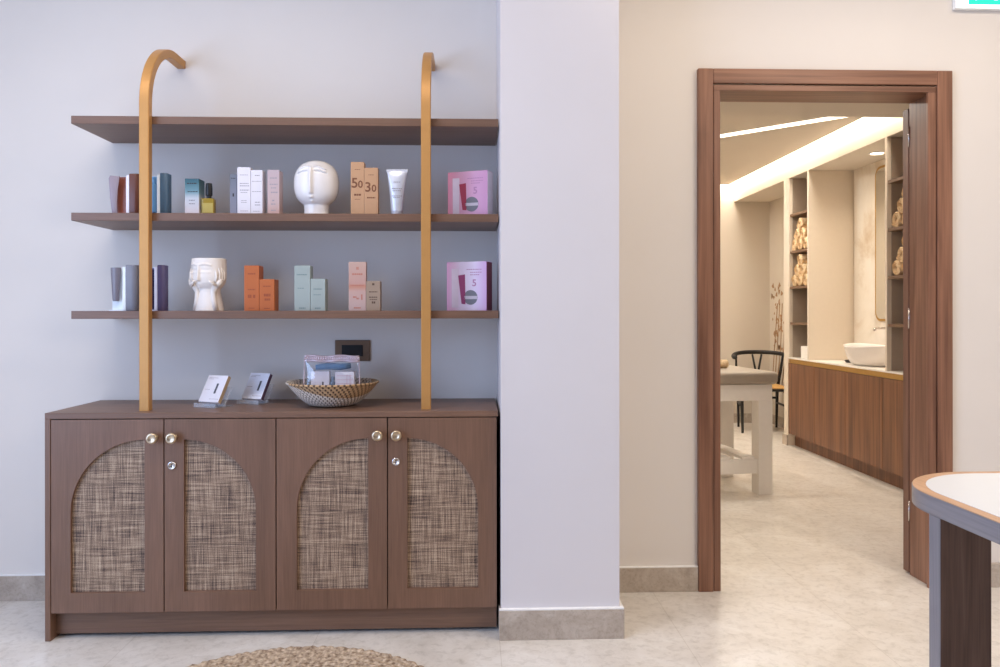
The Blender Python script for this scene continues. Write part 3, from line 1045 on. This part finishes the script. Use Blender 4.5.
def interp(z):
    for (z0, r0), (z1, r1) in zip(key, key[1:]):
        if z <= z1:
            k = (z - z0) / (z1 - z0)
            return r0 + (r1 - r0) * k
    return key[-1][1]


prof = [(interp(0.1965 * i / 80), 0.1965 * i / 80) for i in range(81)]
prof += [(0.060, 0.197), (0.058, 0.194), (0.056, 0.16), (0.04, 0.13), (0.005, 0.12)]
B().lathe(prof, 128, sy=0.8, fn=face_cut).done('head', M['matte_ceramic'], t, smooth=True)
for s in (-1, 1):
    hb = B()
    # forearm rising along the base to the wrist under the cheek
    hb.tube([(s * 0.041, -0.024, 0.001), (s * 0.033, -0.025, 0.04), (s * 0.031, -0.026, 0.072), (s * 0.043, -0.028, 0.094)], [0.011, 0.0105, 0.0105, 0.012], 14)
    # palm and four fingers lying on the cheek, thumb along the jaw
    hb.tube([(s * 0.042, -0.028, 0.090), (s * 0.054, -0.027, 0.104), (s * 0.0605, -0.023, 0.118)], [0.0115, 0.012, 0.009], 14)
    for q in range(4):
        yy = -0.038 + q * 0.0095
        ln = (0.150, 0.158, 0.160, 0.152)[q]
        xx = 0.0615 * math.sqrt(max(0.05, 1 - (yy / 0.056) ** 2)) + 0.004
        hb.tube([(s * (xx - 0.004), yy, 0.108), (s * (xx + 0.0015), yy, 0.122), (s * (xx + 0.001), yy, 0.140), (s * (xx - 0.002), yy, ln)], [0.0052, 0.0052, 0.0048, 0.003], 10)
    hb.tube([(s * 0.047, -0.041, 0.096), (s * 0.036, -0.051, 0.104), (s * 0.029, -0.057, 0.112)], [0.006, 0.0052, 0.003], 10)
    hb.done('hand', M['matte_ceramic'], t, smooth=True)

# ------------------------------------------------------------------ sample boxes on clear stands
ZT = 0.804


def sample(x, y, rz, lab_b, lab_s, mat, edge, px):
    tilt = R(30)
    st = thing('display_stand', lab_s, 'display stand', (x, y, ZT), rz, 'clear display stands on the sideboard')
    rot = Matrix.Rotation(-tilt, 4, 'X')
    w = 0.096
    # one bent sheet: foot, back rest and front lip
    b = B()
    pts = [(-0.040, 0.0), (0.062, 0.0), (0.062, 0.003), (0.0245, 0.003), (0.0635, 0.072), (0.061, 0.0735), (0.0205, 0.003), (-0.0145, 0.003), (-0.0245, 0.0205), (-0.0270, 0.019), (-0.0175, 0.003), (-0.040, 0.003)]
    for seg_ in ([(-0.030, 0.0), (0.062, 0.0), (0.062, 0.003), (-0.030, 0.003)],
                 [(0.0175, 0.003), (0.0210, 0.003), (0.0605, 0.0715), (0.0575, 0.0725)]):
        b.prism(seg_, 'x', -w / 2 - 0.004, w / 2 + 0.004)
    b.prism([(-0.030, 0.003), (-0.027, 0.003), (-0.0285, 0.017), (-0.0315, 0.017)], 'x', -w / 2 - 0.004, w / 2 + 0.004)
    b.done('sheet', M['clear'], st)
    base = Matrix.Translation((x, y, ZT)) @ Matrix.Rotation(rz, 4, 'Z') @ Matrix.Translation((0, -0.0045, 0.0165)) @ rot
    th, hh = 0.0165, 0.110
    o = B().box(-w / 2, w / 2, -th / 2, th / 2, 0, hh, 0.001).done('sample_box', mat)
    o.matrix_world = base
    tag(o, lab_b, 'sample box', 'sample boxes on clear stands')
    B().box(w / 2, w / 2 + 0.0006, -th / 2 + 0.0008, th / 2 - 0.0008, 0.001, hh - 0.001).done('edge_panel', edge, o)
    b = B().box(px - 0.0045, px + 0.0045, -th / 2 - 0.0006, -th / 2, 0.035, 0.076)
    b.done('printed_tube', plain('slate_print', (84, 84, 92), 0.5), o)
    b = B()
    for v, a, c in ((0.098, -0.04, 0.0), (0.093, -0.04, -0.015), (0.05, -0.04, -0.02), (0.012, 0.0, 0.04)):
        xx = a
        while xx < c:
            b.box(xx, xx + 0.005, -th / 2 - 0.0004, -th / 2, v, v + 0.0016)
            xx += 0.0065
    b.done('printing', M['ink'], o)


sample(-0.979, 2.955, R(-26), 'tilted white sample box with a tan edge', 'clear stand under the tan edged sample box', M['white_paper'], plain('tan_edge', (186, 160, 128), 0.5), 0.014)
sample(-0.850, 3.06, R(-26), 'tilted white sample box with a plum edge', 'clear stand under the plum edged sample box', plain('cool_card', (232, 232, 242), 0.5), plain('plum_edge', (96, 72, 96), 0.5), 0.018)

# ------------------------------------------------------------------ basket with a vinyl pouch
bx0, by0 = -0.530, 2.995
t = thing('basket', 'shallow round woven seagrass basket', 'basket', (bx0, by0, ZT))
prof = []
rows = 11


def rad_at(k):
    return 0.078 + (0.169 - 0.078) * (k ** 0.72)


out = []
for i in range(rows * 6 + 1):
    k = i / (rows * 6)
    out.append((rad_at(k) + 0.0022 * abs(math.sin(PI * k * rows)), 0.003 + 0.083 * k ** 1.05))
inn = [(rad_at(i / 20) - 0.006, 0.008 + 0.080 * (i / 20) ** 1.05) for i in range(20, -1, -1)]
B().lathe([(0.06, 0.0)] + out + [(0.171, 0.0885), (0.167, 0.090)] + inn, 160, fn=lambda p, a, j: p * (1 + 0.006 * math.sin(a * 80)) if 0 < j < rows * 6 + 2 else p).done('bowl', M['basket'], t, smooth=True)
b = B()
b.tube([(0.1705 * math.cos(2 * PI * i / 72), 0.1705 * math.sin(2 * PI * i / 72), 0.088) for i in range(72)], 0.0042, 8, closed=True)
b.done('rim', M['basket'], t, smooth=True)

# vinyl pouch standing in the basket
pz = ZT + 0.010
t = thing('vinyl_pouch', 'clear vinyl pouch with a mauve zip standing in the basket', 'pouch', (-0.538, 3.02, pz))
pb = B()
bm = pb.bm
W2, H = 0.104, 0.168
rings = []
for i in range(13):
    k = i / 12
    hw = W2 * (1 - 0.03 * math.sin(k * PI))
    hd = 0.032 * (1 - k) ** 0.6 + 0.004
    ring = []
    for q in range(40):
        a = 2 * PI * q / 40
        cx = math.copysign(abs(math.cos(a)) ** 0.35, math.cos(a)) * hw
        cy = math.copysign(abs(math.sin(a)) ** 0.6, math.sin(a)) * hd
        ring.append(bm.verts.new((cx, cy + 0.004 * math.sin(k * 9 + cx * 40), k * H)))
    rings.append(ring)
for a_, b_ in zip(rings, rings[1:]):
    for q in range(40):
        bm.faces.new((a_[q], a_[(q + 1) % 40], b_[(q + 1) % 40], b_[q]))
pb.done('film', M['film'], t, smooth=True)
zb = B()
for zz, hh in ((0.158, 0.014), (0.176, 0.010)):
    n = 24
    top, bot = [], []
    zb.tube([(-W2 + 2 * W2 * i / n, 0.003 * math.sin(i * 0.8) - 0.004, zz + 0.002 * math.sin(i * 0.5)) for i in range(n + 1)], hh / 2.4, 8)
for i in range(n):
    xa, xb = -W2 + 2 * W2 * i / n, -W2 + 2 * W2 * (i + 1) / n
    zb.prism([(xa, -0.006 + 0.003 * math.sin(i * 0.8)), (xb, -0.006 + 0.003 * math.sin((i + 1) * 0.8)), (xb, -0.003 + 0.003 * math.sin((i + 1) * 0.8)), (xa, -0.003 + 0.003 * math.sin(i * 0.8))], 'z', 0.157, 0.177)
zb.done('zip_band', plain('mauve_zip', (214, 192, 198), 0.2, 0.1), t, 'glossy mauve zip band', True)
pale_piping = plain('pale_piping', (214, 196, 200), 0.3)
for s in (-1, 1):
    B().tube([(s * W2, 0, 0.002), (s * (W2 + 0.002), -0.004, 0.08), (s * W2 * 0.995, -0.004, 0.172)], 0.0026, 8).done('piping', pale_piping, t, 'pale piping', True)


def inner_box(lab, x, w, h, mat, prints, ink):
    o = B().box(-w / 2, w / 2, -0.014, 0.014, 0, h, 0.001).done('sample_carton', mat, loc=(x, 3.016, pz + 0.001))
    tag(o, lab, 'sample carton', 'cartons inside the vinyl pouch')
    b = B()
    for x0, x1, z0, z1 in prints:
        b.box(x0, x1, -0.0146, -0.014, z0, z1)
    b.done('printing', ink, o)


inner_box('white carton with a small dark bar inside the clear pouch', -0.580, 0.070, 0.118, M['white_paper'], [(0.008, 0.013, 0.06, 0.078)], M['ink_dark'])
inner_box('white carton ruled with pink lines inside the clear pouch', -0.487, 0.072, 0.116, M['white_paper'], [(-0.03, 0.03, 0.1, 0.1012), (-0.03, 0.03, 0.085, 0.0862), (0.008, 0.0095, 0.03, 0.105), (0.02, 0.0215, 0.03, 0.105), (-0.03, 0.03, 0.07, 0.0712)], plain('pink_rule', (206, 160, 172), 0.5))
o = B().tube([(-0.065, 0, 0), (-0.02, 0.003, 0.004), (0.03, -0.002, 0.002), (0.068, 0, 0.006)], [0.010, 0.013, 0.013, 0.010], 14).done('folded_cloth', plain('blue_cloth', (96, 132, 164), 0.6, noise=0.15), loc=(-0.535, 3.022, pz + 0.133), smooth=True)
tag(o, 'blue rolled cloth lying over the cartons inside the pouch', 'cloth')
o = B().lathe([(0.010, 0), (0.0115, 0.003), (0.0115, 0.075), (0.006, 0.08), (0.006, 0.095), (0.005, 0.096)], 20).done('sample_vial', plain('steel_blue', (120, 140, 160), 0.3), loc=(-0.5335, 3.012, pz + 0.001), smooth='auto')
tag(o, 'small steel blue vial between the two cartons in the pouch', 'vial')

# ------------------------------------------------------------------ round jute rug
rb = B()
bm = rb.bm
RR, NA, NR = 0.555, 520, 96
ringv = []
pitch = 0.0277
for i in range(1, NR + 1):
    r = RR * i / NR
    ring = []
    for k in range(NA):
        a = 2 * PI * k / NA
        rowi = int(r / pitch)
        u = (r / pitch - rowi)
        lump = abs(math.sin(PI * u)) ** 0.6 * (0.55 + 0.45 * abs(math.sin(a * max(6, rowi * 3.2) + (PI / 2 if rowi % 2 else 0) + (u - 0.5) * 1.6)))
        edge = 1.0 if i < NR else 0.0
        rj = r + (0.004 * math.sin(a * 61) + 0.003 * math.sin(a * 97 + 1) if i > NR - 3 else 0)
        ring.append(bm.verts.new((rj * math.cos(a), rj * math.sin(a), 0.002 + edge * (0.004 + 0.010 * lump))))
    ringv.append(ring)
cv = bm.verts.new((0, 0, 0.01))
for k in range(NA):
    bm.faces.new((cv, ringv[0][k], ringv[0][(k + 1) % NA]))
for a_, b_ in zip(ringv, ringv[1:]):
    for k in range(NA):
        q = (k + 1) % NA
        bm.faces.new((a_[k], b_[k], b_[q], a_[q]))
o = rb.done('round_rug', M['jute'], loc=(-0.555, 2.15, 0.0), smooth=True)
tag(o, 'round braided natural jute rug on the stone floor', 'rug')

# ------------------------------------------------------------------ table with a white inset top
tx0, tx1, ty0, ty1, rc = 1.016, 2.0, 0.75, 1.945, 0.24


def rrect(x0, x1, y0, y1, r, n=14):
    pts = []
    for cx, cy, a0 in ((x1 - r, y1 - r, 0), (x0 + r, y1 - r, 90), (x0 + r, y0 + r, 180), (x1 - r, y0 + r, 270)):
        for i in range(n + 1):
            a = R(a0 + 90 * i / n)
            pts.append((cx + r * math.cos(a), cy + r * math.sin(a)))
    return pts


t = thing('reception_table', 'round cornered oak edged table with a white top and slab legs', 'table', (1.5, 1.35, 0))
sh = lambda pts: [(x - 1.5, y - 1.35) for x, y in pts]
B().prism(sh(rrect(tx0, tx1, ty0, ty1, rc)), 'z', 0.707, 0.748, 0.001).done('edge_band', M['oak_edge'], t, smooth='auto')
bm_ = B()
o_, i_ = sh(rrect(tx0 + 0.001, tx1 - 0.001, ty0 + 0.001, ty1 - 0.001, rc)), sh(rrect(tx0 + 0.027, tx1 - 0.027, ty0 + 0.027, ty1 - 0.027, rc - 0.02))
vo = [bm_.bm.verts.new((x, y, 0.7496)) for x, y in o_]
vi = [bm_.bm.verts.new((x, y, 0.7496)) for x, y in i_]
for k in range(len(vo)):
    q = (k + 1) % len(vo)
    bm_.bm.faces.new((vo[k], vo[q], vi[q], vi[k]))
vo2 = [bm_.bm.verts.new((x, y, 0.7481)) for x, y in o_]
for k in range(len(vo)):
    q = (k + 1) % len(vo)
    bm_.bm.faces.new((vo2[k], vo2[q], vo[q], vo[k]))
bm_.done('top_band', M['oak_top'], t, 'light oak band round the top')
B().prism(i_, 'z', 0.7482, 0.7505).done('inset_top', M['laminate'], t, 'white inset surface')
for lx, ly in ((1.017, 1.662), (1.87, 1.662), (1.017, 0.98), (1.87, 0.98)):
    lg = B().box(lx + 0.0022 - 1.5, lx + 0.115 - 1.5, ly - 1.35, ly + 0.04 - 1.35, 0, 0.7065, 0.001).done('leg', M['dark_wood_z'], t, 'dark smoked oak slab leg')
    B().box(lx - 1.5, lx + 0.002 - 1.5, ly - 0.0005 - 1.35, ly + 0.0405 - 1.35, 0, 0.7065, 0.001).done('leg_edge', M['oak_edge_daylit_z'], lg, 'pale edge strip')

# ------------------------------------------------------------------ exit sign
t = thing('exit_sign', 'lit green exit sign on the wall above the doorway corner', 'sign', (2.200, YW, 2.427))
B().box(-0.178, 0.178, -0.022, -0.001, 0.0, 0.20, 0.003).done('housing', plain('white_plastic', (244, 246, 246), 0.4), t)
B().box(-0.170, 0.170, -0.0232, -0.0221, 0.004, 0.196).done('light_panel', glow('sign_white', (236, 255, 250), 1.3), t)
B().box(-0.122, 0.160, -0.0245, -0.0233, 0.018, 0.186).done('green_field', glow('sign_green', (16, 200, 172), 0.85), t)
g = B()
gw = glow('sign_figure', (236, 255, 250), 1.3)
yy0, yy1 = -0.0257, -0.0246
g.disc_y(-0.035, 0.158, yy0, yy1, 0.013)
g.prism([(-0.052, 0.142), (-0.026, 0.146), (-0.030, 0.088), (-0.050, 0.090)], 'y', yy0, yy1)
g.prism([(-0.050, 0.095), (-0.034, 0.092), (-0.012, 0.064), (-0.014, 0.036), (-0.002, 0.036), (0.002, 0.036), (0.002, 0.068), (-0.028, 0.1)], 'y', yy0, yy1)
g.prism([(-0.050, 0.098), (-0.036, 0.092), (-0.058, 0.050), (-0.092, 0.034), (-0.094, 0.044), (-0.066, 0.058)], 'y', yy0, yy1)
g.prism([(-0.050, 0.142), (-0.078, 0.126), (-0.082, 0.104), (-0.073, 0.104), (-0.068, 0.120), (-0.048, 0.130)], 'y', yy0, yy1)
g.prism([(-0.030, 0.142), (-0.006, 0.120), (0.014, 0.122), (0.014, 0.112), (-0.008, 0.110), (-0.030, 0.126)], 'y', yy0, yy1)
g.prism([(0.03, 0.03), (0.075, 0.03), (0.075, 0.176), (0.03, 0.176)], 'y', yy0, yy1)
g.prism([(0.095, 0.096), (0.125, 0.096), (0.125, 0.078), (0.150, 0.105), (0.125, 0.132), (0.125, 0.114), (0.095, 0.114)], 'y', yy0, yy1)
g.done('running_figure', gw, t, 'white running figure, doorway and arrow')

# ------------------------------------------------------------------ treatment room: vanity wall
YN0, YN1 = 4.62, 6.695
t = thing('vanity_cabinet', 'long walnut vanity cabinet under the white washbasin counter', 'cabinet', (2.94, (YN0 + YN1) / 2, 0))
lx, ly = 2.94, (YN0 + YN1) / 2
B().box(XC + 0.022 - lx, XR - 0.002 - lx, YN0 - ly, YN1 - ly, 0.10, 0.718).done('carcass', M['niche'], t)
B().box(XC + 0.06 - lx, XR - 0.002 - lx, YN0 - ly, YN1 - ly, 0.0, 0.10).done('plinth', M['vanity'], t)
ys = [4.62, 5.14, 5.66, 6.18, 6.69]
for y0, y1 in zip(ys, ys[1:]):
    B().box(XC - lx, XC + 0.02 - lx, y0 + 0.0025 - ly, y1 - 0.0025 - ly, 0.105, 0.716, 0.001).done('door', M['vanity'], t)
B().box(XC + 0.012 - lx, XC + 0.022 - lx, YN0 - ly, YN1 - ly, 0.719, 0.755).done('finger_pull', M['gold_strip'], t, 'gold finger pull profile')
B().box(XC + 0.022 - lx, XR - 0.002 - lx, YN0 - ly, YN1 - ly, 0.7185, 0.755).done('rail', M['niche'], t)
tag(B().box(XC, XR - 0.002, YN0, YN1, 0.756, 0.768, 0.001).done('countertop', plain('white_stone', (240, 234, 226), 0.3)), 'white stone counter carrying the washbasin', 'countertop')

ZB = 0.7685


def niche_unit(y0, y1, lab, levels):
    t = thing('shelving_unit', lab, 'shelving unit', ((XC + XR) / 2, (y0 + y1) / 2, ZB), 0, 'built in open shelving beside the washbasin')
    cx, cy = (XC + XR) / 2, (y0 + y1) / 2
    th = 0.022
    for yy in (y0, y1 - th):
        B().box(XC - cx, XR - 0.002 - cx, yy - cy, yy + th - cy, 0, ZS - ZB - 0.001, 0.001).done('side_panel', M['cream_panel'], t, 'cream side panel')
    B().box(XR - 0.014 - cx, XR - 0.003 - cx, y0 + th - cy, y1 - th - cy, 0, ZS - ZB - 0.002).done('back_panel', M['niche'], t)
    B().box(XC + 0.03 - cx, XR - 0.015 - cx, y1 - th - 0.004 - cy, y1 - th - 0.0005 - cy, 0.002, ZS - ZB - 0.003).done('lining', M['niche'], t)
    for z in levels:
        B().box(XC + 0.006 - cx, XR - 0.016 - cx, y0 + th + 0.001 - cy, y1 - th - 0.0045 - cy, z - 0.02 - ZB, z - ZB, 0.001).done('shelf', M['shelf_dark'], t, 'brown shelf board')


niche_unit(6.285, 6.695, 'open shelving against the cream pier, holding towels and white boxes', (2.005, 1.685, 1.38, 1.072))
niche_unit(4.625, 5.10, 'open shelving by the dark door leaf, holding only rolled towels', (2.03, 1.712, 1.396, 1.08))

# marble splashback, mirror, washbasin, tap
tag(B().box(XR - 0.012, XR - 0.0005, 5.105, 6.265, ZB, ZS - 0.001).done('splashback', M['marble']), 'pale veined marble splashback behind the washbasin', 'splashback')
t = thing('wall_mirror', 'tall round cornered mirror with a thin gold frame', 'mirror', (XR - 0.0125, 5.58, 1.68))


def rr_yz(hy, hz, r):
    return rrect(-hy, hy, -hz, hz, r, 8)


B().prism(rr_yz(0.33, 0.59, 0.075), 'x', -0.010, -0.001).done('frame', M['gold_strip'], t, 'thin gold frame')
B().prism(rr_yz(0.312, 0.572, 0.060), 'x', -0.012, -0.0102).done('glass', M['mirror'], t)
t = thing('washbasin', 'white oval vessel washbasin on the counter', 'washbasin', (2.935, 5.61, ZB))
B().lathe([(0.56, 0), (0.66, 0.003), (0.76, 0.018), (0.86, 0.048), (0.93, 0.085), (0.98, 0.125), (1.0, 0.138), (0.975, 0.140), (0.94, 0.130), (0.86, 0.075), (0.6, 0.026), (0.1, 0.02)], 64, sx=0.18, sy=0.27,
          fn=lambda p, a, j: Vector((p.x, p.y, p.z * (1 + 0.10 * math.sin(a) ** 2)))).done('bowl', M['ceramic'], t, smooth=True)
B().lathe([(0.02, 0.022), (0.02, 0.026), (0.005, 0.027)], 20).done('drain', M['steel'], t, smooth=True)
t = thing('wall_tap', 'wall mounted brushed tap above the washbasin', 'tap', (XR - 0.0125, 5.61, 1.04))
B().tube([(0, 0, 0), (-0.155, 0, 0), (-0.166, 0, -0.003), (-0.170, 0, -0.010), (-0.170, 0, -0.018)], 0.0095, 12).done('spout', M['steel'], t, smooth='auto')
m_ = Matrix.Rotation(-PI / 2, 4, 'Y')
B().lathe([(0.026, 0), (0.026, 0.006), (0.012, 0.008)], 24, mat=m_).done('wall_plate', M['steel'], t, smooth='auto')
t = thing('soap_dish', 'small dark soap dish on the counter beside the washbasin', 'soap dish', (2.92, 5.94, ZB))
B().lathe([(0.026, 0), (0.034, 0.004), (0.042, 0.018), (0.040, 0.019), (0.032, 0.007), (0.004, 0.006)], 28, sx=0.8).done('dish', M['black'], t, smooth=True)
B().box(-0.014, 0.014, -0.022, 0.022, 0.0075, 0.022, 0.005, 3).done('soap', plain('dark_soap', (70, 56, 46), 0.6), t)


def bin_box(lab, x, y, z, w, d, h):
    t = thing('tissue_box', lab, 'box', (x, y, z), 0, 'white boxes in the open shelving')
    B().box(-w / 2, w / 2, -d / 2, d / 2, 0, h, 0.003).done('case', M['white_wood'], t)
    B().box(-w / 5, w / 5, -d / 4, d / 4, h + 0.0003, h + 0.0016, 0.0004).done('slot', M['dark_gap'], t)


bin_box('low white box on the counter inside the far open shelving', 2.88, 6.41, ZB, 0.20, 0.19, 0.105)
bin_box('small white box on the bottom brown shelf of the far shelving', 2.87, 6.345, 1.0725, 0.14, 0.085, 0.115)
o = B().lathe([(0.024, 0), (0.026, 0.003), (0.026, 0.05), (0.012, 0.06), (0.010, 0.075), (0.016, 0.08), (0.016, 0.088)], 20).done('soap_dispenser', plain('amber_glass', (92, 62, 40), 0.3), loc=(2.94, 6.335, ZB + 0.1072), smooth='auto')
tag(o, 'small brown dispenser standing on the low white box', 'dispenser')

# rolled towels, pyramids of six
trb = B()
bm = trb.bm
turns, n = 3.3, 88
inner_, outer_ = [], []
for i in range(n + 1):
    a = 2 * PI * turns * i / n
    r = 0.008 + 0.0415 * i / n
    inner_.append((r * math.cos(a), r * math.sin(a)))
    r2 = r + 0.0105
    outer_.append((min(r2, 0.0505) * math.cos(a), min(r2, 0.0505) * math.sin(a)))
for x0, x1 in ((-0.12, 0.12),):
    ia = [bm.verts.new((x0 + 0.004 * math.sin(k * 0.7), p[0], p[1])) for k, p in enumerate(inner_)]
    oa = [bm.verts.new((x0 + 0.006, p[0], p[1])) for p in outer_]
    ib = [bm.verts.new((x1, p[0], p[1])) for p in inner_]
    ob = [bm.verts.new((x1, p[0], p[1])) for p in outer_]
    for k in range(n):
        bm.faces.new((ia[k], ia[k + 1], oa[k + 1], oa[k]))
        bm.faces.new((ib[k + 1], ib[k], ob[k], ob[k + 1]))
        bm.faces.new((oa[k], oa[k + 1], ob[k + 1], ob[k]))
        bm.faces.new((ia[k + 1], ia[k], ib[k], ib[k + 1]))
bmesh.ops.recalc_face_normals(bm, faces=bm.faces[:])
roll0 = trb.done('rolled_towel', M['towel'], smooth='auto')
used = [False]
D = 0.102
ROWS = ('bottom row', 'middle row')
for yc, unit, zz in ((6.49, 'far shelving', (1.685, 1.38)), (4.875, 'shelving by the door leaf', (1.712, 1.396))):
    for z, level in zip(zz, ('upper', 'lower')):
        for row, cnt in enumerate((3, 2, 1)):
            for k in range(cnt):
                y = yc + (k - (cnt - 1) / 2) * D * (1.10 if unit.startswith('far') else 1.16)
                dzz = D * 0.835 if unit.startswith('far') else D * 0.815
                if used[0]:
                    o = roll0.copy()
                    C.objects.link(o)
                else:
                    o = roll0
                    used[0] = True
                o.location = (XC + 0.132, y, z + 0.0505 + row * dzz)
                o.rotation_euler = (random.uniform(0, 6.28), 0, 0)
                if cnt == 1:
                    lab = f'cream rolled towel crowning the pile on the {level} towel shelf, {unit}'
                else:
                    side = {0: 'basin side' if not unit.startswith('far') else 'counter side', 1: 'pier side'}
                    if unit.startswith('far'):
                        nm = ('basin end', 'pier end') if cnt == 2 else ('basin end', 'middle', 'pier end')
                    else:
                        nm = ('doorway end', 'basin end') if cnt == 2 else ('doorway end', 'middle', 'basin end')
                    lab = f'cream rolled towel, {ROWS[row]}, {nm[k]}, {level} towel shelf, {unit}'
                tag(o, lab, 'towel', 'rolled towels stacked in the open shelving')

# ------------------------------------------------------------------ massage table
t = thing('massage_table', 'white wooden massage table with a taupe padded top', 'massage table', (0.94, 5.09, 0), R(7))
LX, HW = 0.955, 0.335
B().box(-LX, LX + 0.015, -HW, HW, 0.702, 0.780, 0.022, 4).done('mattress', M['taupe_vinyl'], t, 'taupe padded top', 'auto')
B().box(-LX + 0.03, LX - 0.02, -HW + 0.02, -HW + 0.045, 0.598, 0.700, 0.002).box(-LX + 0.03, LX - 0.02, HW - 0.045, HW - 0.02, 0.598, 0.700, 0.002)\
    .box(LX - 0.045, LX - 0.02, -HW + 0.045, HW - 0.045, 0.598, 0.700, 0.002).box(-LX + 0.03, -LX + 0.055, -HW + 0.045, HW - 0.045, 0.598, 0.700, 0.002).done('apron', M['white_wood'], t)
for x in (-LX + 0.03, LX - 0.115):
    for y in (-HW + 0.016, HW - 0.111):
        B().box(x, x + 0.095, y, y + 0.095, 0, 0.5975, 0.003).done('leg', M['white_wood'], t)
B().box(-LX + 0.126, LX - 0.116, -HW + 0.03, -HW + 0.065, 0.135, 0.225, 0.002).box(-LX + 0.126, LX - 0.116, HW - 0.065, HW - 0.03, 0.135, 0.225, 0.002).done('stretcher', M['white_wood'], t)
for k in range(11):
    x = LX - 0.135 - k * 0.16
    B().box(x - 0.085, x, -HW + 0.032, HW - 0.032, 0.226, 0.244, 0.002).done('slat', M['white_wood'], t)
o = B().tube([(-0.2, 0, 0), (-0.19, 0, 0), (0.19, 0, 0), (0.2, 0, 0)], [0.02, 0.029, 0.029, 0.02], 18).done('rolled_towel', M['towel'], loc=(1.53, 5.22, 0.780 + 0.0295), smooth='auto')
tag(o, 'cream rolled towel lying on the massage table', 'towel')

# ------------------------------------------------------------------ black armchair in the alcove
t = thing('armchair', 'black wooden armchair with a curved top rail and corded seat', 'chair', (2.845, 7.58, 0), R(-10))
rail = []
for i in range(25):
    a = R(-18 + 216 * i / 24)
    rail.append((0.265 * math.cos(a), 0.235 * math.sin(a), 0.745 - 0.045 * (1 - max(0, math.sin(a))) ** 1.5 * 0.6 + 0.012 * math.sin(a)))
B().tube(rail, [0.014] + [0.020] * 23 + [0.014], 12).done('top_rail', M['black_wood'], t, smooth=True)
for s in (-1, 1):
    B().tube([(s * 0.215, -0.22, 0), (s * 0.22, -0.22, 0.25), (s * 0.222, -0.215, 0.45)], [0.012, 0.017, 0.015], 12).done('leg', M['black_wood'], t, smooth=True)
    B().tube([(s * 0.185, 0.205, 0), (s * 0.19, 0.195, 0.40), (s * 0.215, 0.15, 0.58), (s * 0.225, 0.10, 0.732)], [0.011, 0.017, 0.015, 0.012], 12).done('leg', M['black_wood'], t, smooth=True)
B().tube([(0, 0.205, 0.42), (0, 0.215, 0.52)], [0.016, 0.016], 10).tube([(0, 0.213, 0.50), (-0.02, 0.225, 0.60), (-0.045, 0.232, 0.735)], [0.013, 0.011, 0.010], 10)\
    .tube([(0, 0.213, 0.50), (0.02, 0.225, 0.60), (0.045, 0.232, 0.735)], [0.013, 0.011, 0.010], 10).done('back_splat', M['black_wood'], t, smooth=True)
B().tube([(-0.22, -0.215, 0.415), (0.22, -0.215, 0.415)], 0.015, 10).tube([(-0.19, 0.195, 0.405), (0.19, 0.195, 0.405)], 0.014, 10)\
    .tube([(-0.222, -0.21, 0.40), (-0.19, 0.19, 0.395)], 0.013, 10).tube([(0.222, -0.21, 0.40), (0.19, 0.19, 0.395)], 0.013, 10)\
    .tube([(-0.22, -0.215, 0.25), (-0.187, 0.20, 0.25)], 0.011, 10).tube([(0.22, -0.215, 0.25), (0.187, 0.20, 0.25)], 0.011, 10)\
    .tube([(-0.188, 0.2, 0.30), (0.188, 0.2, 0.30)], 0.011, 10).done('seat_frame', M['black_wood'], t, smooth=True)
B().prism([(-0.225, -0.222), (0.225, -0.222), (0.195, 0.19), (-0.195, 0.19)], 'z', 0.418, 0.442, 0.008).done('seat', M['cord'], t, 'woven cord seat', 'auto')
